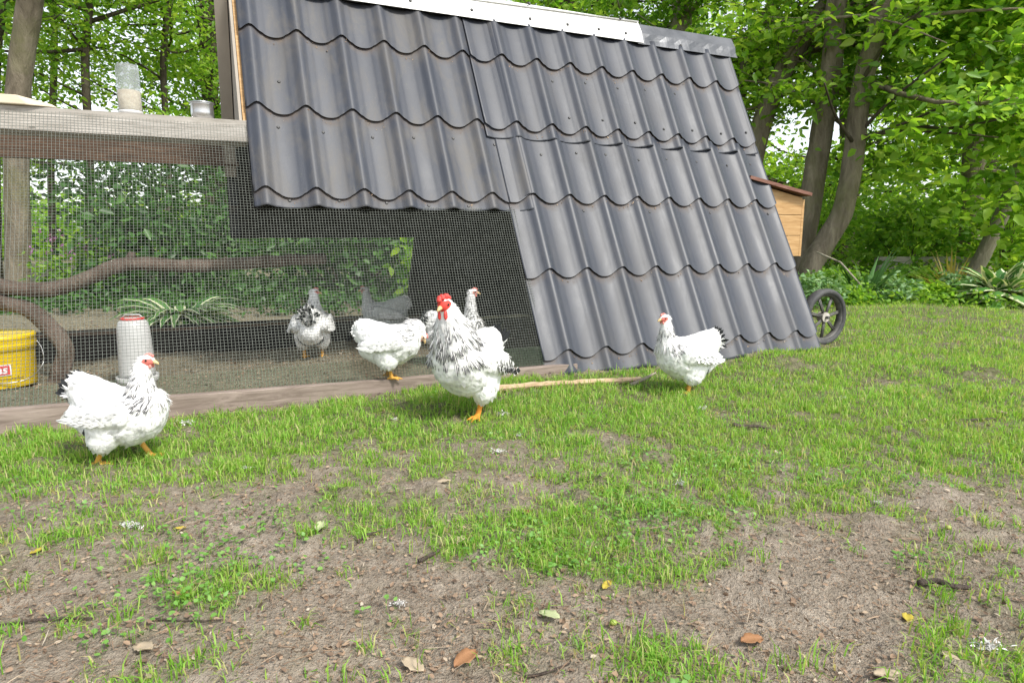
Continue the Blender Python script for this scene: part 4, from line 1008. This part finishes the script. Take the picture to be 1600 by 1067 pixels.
    fl = np.array([mnoise.noise(Vector(p) * 34 + Vector((seed, 0, 0))) + .6 * mnoise.noise(Vector(p) * 90) for p in co])
    me.vertices.foreach_set('co', co.astype(np.float32).ravel()); me.update()
    nr = np.empty(nv * 3, np.float32); me.vertices.foreach_get('normal', nr); nr = nr.reshape(-1, 3)
    amp = np.where(reg == 5, 0, np.where(reg == 3, .0005, .0026))
    co = co + nr * (fl * amp)[:, None]
    me.vertices.foreach_set('co', co.astype(np.float32).ravel())
    col = np.tile(np.array([*tint, 1.0]), (nv, 1))
    col[reg == 5] = (*legc, 1)
    hl = (co - hc) @ HMn          # head local
    fsz = .0185 if rooster else .0145
    fm = (reg == 3) & (np.hypot(hl[:, 0] - .012, hl[:, 2] + .003) < fsz) & (hl[:, 2] < (.013 if rooster else .007))
    col[fm] = (*face, 1)
    nk_i = (reg == 2); tcol = np.array(tint)
    dk = nk_i & (PR[idx] < collar_top)
    col[dk, :3] = tcol * (1 - .22 * collar)
    if tail_dark > .5: col[(reg == 0) & (PR[idx] < .05)] = (.03, .03, .035, 1)
    a = me.attributes.new('tint', 'FLOAT_COLOR', 'POINT'); a.data.foreach_set('color', col.astype(np.float32).ravel())
    me.materials.clear(); me.materials.append(M['bird']); me.polygons.foreach_set('use_smooth', [True] * len(me.polygons)); me.name = 'body'; me.update()
    bo = bpy.data.objects.new('body', me); link(bo, root)
    # feather cards sampled over the skin
    me.calc_loop_triangles(); nt_ = len(me.loop_triangles); tv = np.empty(nt_ * 3, np.int32); me.loop_triangles.foreach_get('vertices', tv); tv = tv.reshape(-1, 3)
    me.vertices.foreach_get('normal', (nb_ := np.empty(nv * 3, np.float32))); nr = nb_.reshape(-1, 3)
    ar = np.linalg.norm(np.cross(co[tv[:, 1]] - co[tv[:, 0]], co[tv[:, 2]] - co[tv[:, 0]]), axis=1)
    treg = reg[tv[:, 0]]
    def sample(mask, n):
        w_ = ar * mask; t = r.choice(nt_, n, p=w_ / w_.sum()); a_ = r.random(n); b_ = r.random(n); sw = a_ + b_ > 1; a_[sw] = 1 - a_[sw]; b_[sw] = 1 - b_[sw]
        p = co[tv[t, 0]] * (1 - a_ - b_)[:, None] + co[tv[t, 1]] * a_[:, None] + co[tv[t, 2]] * b_[:, None]
        return p, nr[tv[t, 0]].astype(float), idx[tv[t, 0]]
    def cards(p, n_, flow, ln, wd, lift_):
        f = flow - n_ * (flow * n_).sum(1, keepdims=True); f /= np.linalg.norm(f, axis=1, keepdims=True) + 1e-6
        f = f + r.normal(size=f.shape) * .16 + n_ * lift_
        return leaf_cards(p - n_ * .0015, f, n_ + r.normal(size=f.shape) * .08, ln, wd, -.22, .12)
    p, n_, ii = sample(np.isin(treg, (0, 1, 4)) & (co[tv[:, 0], 2] > .052), nbody)
    flw = FL[ii].copy(); flw[RG[ii] < 2] += np.array([-.15, 0, -.30]); flw[RG[ii] == 4] = (-.35, 0, -1)
    n1 = nbody
    V, F = cards(p, n_, flw, r.uniform(.014, .024, n1), r.uniform(.010, .016, n1), .04)
    tc_ = np.tile(np.array([*tint, 1.0]), (len(V), 1)); tv_ = np.repeat(r.uniform(.93, 1, n1), 6)[:, None]; tc_[:, :3] *= tv_
    po = np_mesh('plumage', V, F, M['feather'], root, True, attrs={'tint': tc_}); po.data.normals_split_custom_set_from_vertices([tuple(q) for q in np.repeat(n_, 6, 0)])
    # hackle
    n2 = hackle_n; p, n_, ii = sample(np.isin(treg, (2,)) | ((treg == 0) & (PR[idx[tv[:, 0]]] > .80) & (co[tv[:, 0], 2] > .195)) | ((treg == 3) & ((co[tv[:, 0]] - hc) @ HMn[:, 0] < -.006)), n2)
    tn = np.where(RG[ii] == 2, PR[ii], np.where(RG[ii] == 3, 1.0, -.1))
    ax = np.array(nk[0][:3]) - np.array(nk[-1][:3]); ax /= np.linalg.norm(ax)
    V, F = cards(p, n_, FL[ii] * .5 + ax * .8 + np.array([-.25, 0, -.1]), lerp(.034, .016, np.clip(tn, 0, 1)) * (1.2 if rooster else 1) * r.uniform(.8, 1.15, n2), lerp(.0068, .0045, np.clip(tn, 0, 1)), .10)
    dk_ = collar * (1 - sstep(collar_top - .22, collar_top + .22, tn + r.normal(0, .06, n2)))
    fr = (n_[:, 0] > .6) & (tn < .25) & (not rooster); dk_ = dk_ * np.where(fr, .12, 1)
    np_mesh('hackle', V, F, M['hackle'], root, False, np.tile(LEAF_UV, (n2, 1)), {'dark': np.repeat(dk_, 6)})
    # tail fan
    q_ = 22 if not rooster else 26; i_ = np.arange(q_); el = lerp(R(72), R(-12), (i_ // 2) / (q_ / 2 - 1)); sd_ = np.where(i_ % 2, 1, -1.) * lerp(.10, .38, (i_ // 2) / (q_ / 2 - 1))
    if rooster: el = lerp(R(66), R(-50), (i_ // 2) / (q_ / 2 - 1))
    d_ = np.stack([-np.cos(el), sd_ + r.normal(0, .08, q_), np.sin(el)], -1)
    base = np.array([tilt((-.086 - .022 * math.cos(e), s_ * .05, .222 + .024 * math.sin(e))) for e, s_ in zip(el, sd_)])
    d_ = np.array([tilt(piv + v) - piv for v in d_])
    nn_ = np.stack([-.2 * np.ones(q_), np.sign(sd_) * 1.0, .25 * np.ones(q_)], -1)
    m_ = 12; al = r.uniform(-1, 1, m_); e2 = r.uniform(R(10), R(75), m_)
    b2 = np.array([tilt((-.108, .026 * a_, .205 + .03 * math.sin(e_))) for a_, e_ in zip(al, e2)]); d2 = np.stack([-np.cos(e2) * .8, al * .5, np.sin(e2) - .35], -1)
    base = np.concatenate([base, b2]); d_ = np.concatenate([d_, d2]); nn_ = np.concatenate([nn_, np.stack([-np.ones(m_), al * .4, .4 * np.ones(m_)], -1)]); q_ += m_
    V, F = leaf_cards(base, d_, nn_, tail_len * r.uniform(.85, 1.15, q_), .027 * r.uniform(.8, 1.1, q_), -.15, .25 if not rooster else .5)
    np_mesh('tail', V, F, M['quill'], root, False, np.tile(LEAF_UV, (q_, 1)), {'dark': np.full(len(V), tail_dark * (1.5 if rooster else 1.1))})
    # wings: rows of coverts and long quills on each side
    for y_ in (1, -1):
        rows = []
        for row, (z0, L, W, nq, dkw) in enumerate(((.176, .052, .018, 6, 0.0), (.162, .060, .018, 6, wing_dark * .5), (.152, .056 if not rooster else .072, .016 if not rooster else .022, 8 if not rooster else 11, wing_dark * (1 if not rooster else 1.25)))):
            for j in range(nq):
                t = j / (nq - 1); x_ = lerp(.045, -.050, t) + row * -.006
                yb = y_ * (.106 - .012 * max(0, t - .3) + .002 * row - .012 * max(0, .15 - t))
                rows.append((tilt((x_, yb + y_ * .001 * j, z0 + .004 * math.sin(j * 2.1))), L, W, dkw if (row < 2 or t > .25) else dkw * .3))
        nq = len(rows); bp = np.array([q[0] for q in rows])
        hd = np.tile(np.array([-1, y_ * -.32, .02 + (-.22 if rooster else .0)]), (nq, 1)) + r.normal(size=(nq, 3)) * .05
        V, F = leaf_cards(bp, hd, np.tile(np.array([0, y_ * 1.0, .15]), (nq, 1)), np.array([q[1] for q in rows]) * r.uniform(.9, 1.1, nq), np.array([q[2] for q in rows]), -.25, .06)
        np_mesh('wing', V, F, M['quill'], root, False, np.tile(LEAF_UV, (nq, 1)), {'dark': np.repeat(np.array([q[3] for q in rows]) * 1.25, 6)})
    # head furniture
    def hb(mb_, nm, mat, sm=True):
        mb_.v = [tuple(hp(v)) for v in mb_.v]; return mb_.build(nm, mat, root, sm)
    b_ = MB().tube([(.020, 0, -.003), (.028, 0, -.004), (.036, 0, -.0075), (.040, 0, -.012)], [.0078, .0062, .0038, .0012], 10); hb(b_, 'beak', M['beak'])
    b_ = MB(); cm = M['comb'] if rooster else M['comb_pale']
    if rooster:
        for j in range(9):
            t = j / 8; b_.ell((lerp(.028, -.014, t), .0035 * math.sin(j * 4), .0165 + .0055 * math.sin(math.pi * t) ** .7), (.0058, .0080, .0065 + .003 * (j % 2)), 10, 7)
    else:
        for j in range(5):
            t = j / 4; b_.ell((lerp(.022, .000, t), .0015 * math.sin(j * 4), .0145 + .0045 * math.sin(math.pi * t)), (.0042, .0052, .0048), 8, 6)
    hb(b_, 'comb', cm)
    for y_ in (1, -1):
        b_ = MB()
        if rooster:
            b_.ell((.016, y_ * .0095, -.024), (.0085, .0045, .0125), 10, 8); b_.ell((.015, y_ * .010, -.030), (.0090, .0048, .009), 10, 8); b_.ell((.0, y_ * .0175, -.014), (.006, .003, .012), 8, 6)
        else: b_.ell((.0155, y_ * .0075, -.0160), (.0052, .0036, .0075), 8, 6)
        hb(b_, 'wattle', cm)
        b_ = MB().ell((.0115, y_ * .0178, .0035), (.0034, .0024, .0034), 10, 8); hb(b_, 'eye', M['eye'])
    root.scale = (sc, sc, sc)
    return root
def gp(px, py):
    v = G(px, py); return Vector((v.x, v.y, float(ground_z(np.array([v.x]), np.array([v.y]))[0]) - .002))
# striding hen at the left
bird('hen', 'white hen with grey collar and black tail striding left of the rooster', gp(184, 724), R(4), .925, 1, feet=((.085, .035), (-.045, -.030)), tail_len=.042,
     neck=[(.088, 0, .205, .054, .056, .042), (.094, 0, .238, .040, .042, .032), (.096, 0, .268, .031, .033, .026), (.100, 0, .294, .026, .025, .022), (.106, 0, .310, .022, .020, .019)], head=(.114, 0, .322), hyaw=R(-8), pitch=-R(6))
# cockerel
bird('rooster', 'rooster with red comb and laced black neck standing before the base board', gp(738, 652), R(242), 1.22, 2, rooster=True, pitch=R(13), hyaw=R(0), hpitch=R(-6),
     feet=((.020, .030), (-.020, -.040)), lift=(0, .06), collar=.88, collar_top=.62, wing_dark=1.0, tail_dark=1.1, tail_len=.050, face=(.62, .06, .045), legc=(.66, .27, .04), nbody=2200, hackle_n=1200, toe_yaw=R(10),
     neck=[(.080, 0, .222, .070, .072, .054), (.094, 0, .258, .054, .058, .042), (.106, 0, .290, .041, .044, .034), (.116, 0, .316, .031, .032, .026), (.122, 0, .332, .025, .024, .022)], head=(.130, 0, .343))
# right hen
bird('hen', 'white hen with speckled neck standing in front of the lower roof sheet', gp(1076, 612), R(196), .98, 3, feet=((.030, .042), (-.028, -.040)), pitch=R(3), hyaw=R(14), tail_len=.045)
# hen bending down on the board
bird('hen', 'white hen bending its pale grey neck down while stepping on the base board', CL(-.850, .02, .058), R(2), .93, 4, pitch=R(4), feet=((-.010, .032), (.020, -.030)), collar=.28, collar_top=.75, tail_dark=.0, wing_dark=.1, face=(.70, .45, .32), tail_len=.035,
     neck=[(.098, 0, .212, .046, .054, .042), (.116, 0, .232, .036, .040, .034), (.132, 0, .236, .030, .030, .028), (.146, 0, .228, .024, .023, .023), (.150, 0, .212, .021, .020, .020)], head=(.154, 0, .196), hpitch=R(-58), rear_fluff=True)
# hen seen from behind inside the run
bird('hen', 'white hen with black tail seen from behind inside the run', gp(490, 566), R(100), 1.04, 5, collar=.6, collar_top=.8, tail_len=.055, hyaw=R(-70), wing_dark=0)
# far hen
bird('hen', 'small grey hen far behind the run, showing its back and turned head', gp(607, 531), R(186), .98, 6, tint=(.50, .52, .50), collar=.35, collar_top=.9, tail_dark=.2, face=(.40, .22, .18), nbody=600)
# hen behind the rooster
bird('hen', 'dark necked hen stretching upright inside the run behind the rooster', CL(-.435, .42, 0), R(15), 1.02, 7, collar=1.0, collar_top=.95, hyaw=R(-4),
     neck=[(.100, 0, .205, .046, .055, .040), (.098, 0, .245, .036, .040, .032), (.096, 0, .285, .028, .030, .026), (.096, 0, .320, .023, .023, .022), (.099, 0, .345, .020, .019, .019)], head=(.105, 0, .358), face=(.50, .22, .18))
# ------------------------------------------------------------------ small things lying on the ground
def gz(x, y): return float(ground_z(np.array([x]), np.array([y]))[0])
def on(v, dz=0.0): return Vector((v.x, v.y, gz(v.x, v.y) + dz))
st = rough_tube([on(G(748, 617), .016), on(G(830, 610), .018), on(G(905, 606), .016), on(G(1000, 600), .016)], .014, .012, 8, .35, 3)
o = st.build('split_stick', M['stick'], None, False); tag(o, 'pale split wooden lath lying in the grass along the coop', 'stick')
st = rough_tube([on(G(985, 606), .010), on(G(1005, 601), .02), on(G(1024, 592), .035)], .010, .004, 8, .3, 4)
o = st.build('grey_stick', M['bark_pale'], None, True); tag(o, 'grey pointed stick end by the right end of the pale lath', 'stick')
twigs = [((655, 885), (690, 862), .0045, 'short pale curved twig on bare soil in the lower middle'), ((560, 850), (598, 822), .0032, 'thin straight twig at the edge of a bare patch below the cockerel'),
         ((1435, 916), (1515, 920), .0065, 'thick dark twig lying flat on the soil at lower right'), ((0, 972), (145, 968), .0030, 'long thin dark twig at the lower left edge'), ((820, 1056), (890, 1046), .0025, 'reddish thin twig near the bottom middle edge'),
         ((1145, 668), (1205, 672), .0070, 'dark twig lying in the lawn below the right hen'), ((1510, 660), (1555, 658), .0050, 'thin grey twig in the lawn at the right'), ((235, 972), (350, 978), .0022, 'thin root like twig running through the tuft at lower left')]
for i, (a, b, rad, lab) in enumerate(twigs):
    A = on(G(*a), rad * 1.6); B = on(G(*b), rad * 1.6); rs = random.Random(i)
    mid = [on(A.lerp(B, t) + Vector((rs.uniform(-.006, .006), rs.uniform(-.008, .008), 0)), rad * 2.0) for t in (.33, .66)]
    o = rough_tube([A] + mid + [B], rad, rad * .6, 7, .35, i, 4).build('twig', M['twig'], None, True); tag(o, lab, 'twig', 'twigs on the ground')
lv = [((1418, 966), .026, 'leaf_yellow', 'bright yellow leaf on the soil at lower right'), ((858, 975), .036, 'leaf_pale', 'pale green fallen leaf near the bottom middle'), ((500, 824), .034, 'leaf_pale', 'pale green fallen leaf left of a thin twig'),
      ((57, 862), .024, 'leaf_yellow', 'small yellow leaf at the lower left'), ((283, 834), .020, 'leaf_yellow', 'tiny yellow leaf between weeds at the left'), ((823, 808), .026, 'leaf_brown', 'orange brown leaf on the bare patch in the middle'),
      ((693, 762), .036, 'leaf_tan', 'curled tan leaf below the rooster'), ((718, 850), .030, 'leaf_tan', 'dry tan leaf right of the pale twig'), ((1345, 640), .0, '', ''), ((1566, 648), .040, 'leaf_tan', 'dry tan leaf in the lawn at the right edge'),
      ((282, 938), .024, 'leaf_brown', 'brown leaf beside a tuft at the lower left'), ((948, 918), .024, 'leaf_yellow', 'ochre leaf in front of the middle grass patch'), ((1175, 1000), .038, 'leaf_brown', 'upright brown leaf near the bottom right of middle'),
      ((728, 1040), .042, 'leaf_brown', 'dark curled leaf at the bottom edge in the middle'), ((645, 1052), .036, 'leaf_tan', 'tan leaf at the bottom edge left of the dark one'), ((1488, 1038), .032, 'leaf_tan', 'tan leaf at the bottom edge near right'), ((1385, 1058), .034, 'leaf_tan', 'pale leaf in the bottom right corner'), ((225, 1020), .036, 'leaf_tan', 'creamy leaf beside grass near the bottom left')]
for i, (q, s, mt, lab) in enumerate(lv):
    if not lab: continue
    s = s * .74; p = on(G(*q), .007); r = np.random.default_rng(i + 300); V = []; F = []
    n = 9; a = r.uniform(0, 6.28); ca, sa = math.cos(a), math.sin(a)
    for j in range(n):
        t = j / (n - 1); wv = .42 * math.sin(math.pi * min(1, t * .93 + .04)) ** .8 * (1 + .18 * (j % 2))
        for k_ in (-1, -.5, 0, .5, 1):
            x_ = (t - .5) * s * 1.5; y_ = wv * k_ * s; z_ = .16 * s * (k_ * k_ * r.uniform(.4, 1.2) + .6 * math.sin(t * 3 + i)) + .0015 * s * r.normal() * 10
            V.append((x_ * ca - y_ * sa, x_ * sa + y_ * ca, max(z_, -.006)))
    for j in range(n - 1):
        for k_ in range(4): F.append((j * 5 + k_, j * 5 + k_ + 1, j * 5 + k_ + 6, j * 5 + k_ + 5))
    o = np_mesh('fallen_leaf', np.array(V), np.array(F), M[mt], None, True); o.location = p; tag(o, lab, 'leaf', 'fallen leaves on the ground')
    sd = o.modifiers.new('t', 'SOLIDIFY'); sd.thickness = .0006
fb = [((290, 666), .034, 'large white feather tuft in the grass right of the striding hen'), ((205, 830), .032, 'greyish white feather tuft on bare soil at lower left'), ((617, 662), .020, 'small grey white feather bit left of the rooster'), ((778, 711), .024, 'white feather bit in the lawn below the rooster'),
      ((785, 652), .030, 'flattened white down on a bare spot right of the rooster foot'), ((1097, 640), .022, 'white feather bit just below the right hen'), ((622, 953), .016, 'tiny grey feather bit on soil in the lower middle'), ((1062, 760), .018, 'thin white feather lying in the lawn right of middle'), ((810, 687), .015, 'tiny white fleck of down in the lawn in the middle'),
      ((1372, 790), .015, 'white fleck on the bare soil at right'), ((388, 742), .015, 'tiny white fleck in the grass right of the striding hen'), ((1545, 1015), .03, 'white scrap by the bottom right tuft'), ((1318, 628), .014, 'white fleck in the lawn right of the wheel')]
for i, (q, s, lab) in enumerate(fb):
    s = s * .85; p = on(G(*q), .008); r = np.random.default_rng(i + 500); n = 60
    c = r.normal(size=(n, 3)) * np.array([s * .42, s * .2, s * .10]) + np.array([0, 0, s * .12])
    V, F = leaf_cards(c, rdir(r, n) * np.array([1, .7, .5]), rdir(r, n, .9), s * r.uniform(.25, .6, n), s * r.uniform(.06, .2, n), .3, .2)
    V[:, 2] = np.maximum(V[:, 2], -.006)
    o = np_mesh('feather_tuft', V, F, M['feather_bit']); o.location = p; tag(o, lab, 'feather', 'loose white feathers on the ground')
for i, (q, lab) in enumerate((((1481, 831), 'green nut on the bare soil at right'), ((958, 984), 'green nut near the bottom middle'))):
    o = MB().ell((0, 0, 0), (.0065, .005, .005), 12, 8).build('green_nut', M['nut'], None, True, loc=on(G(*q), .009)); tag(o, lab, 'nut', 'nuts fallen on the soil')
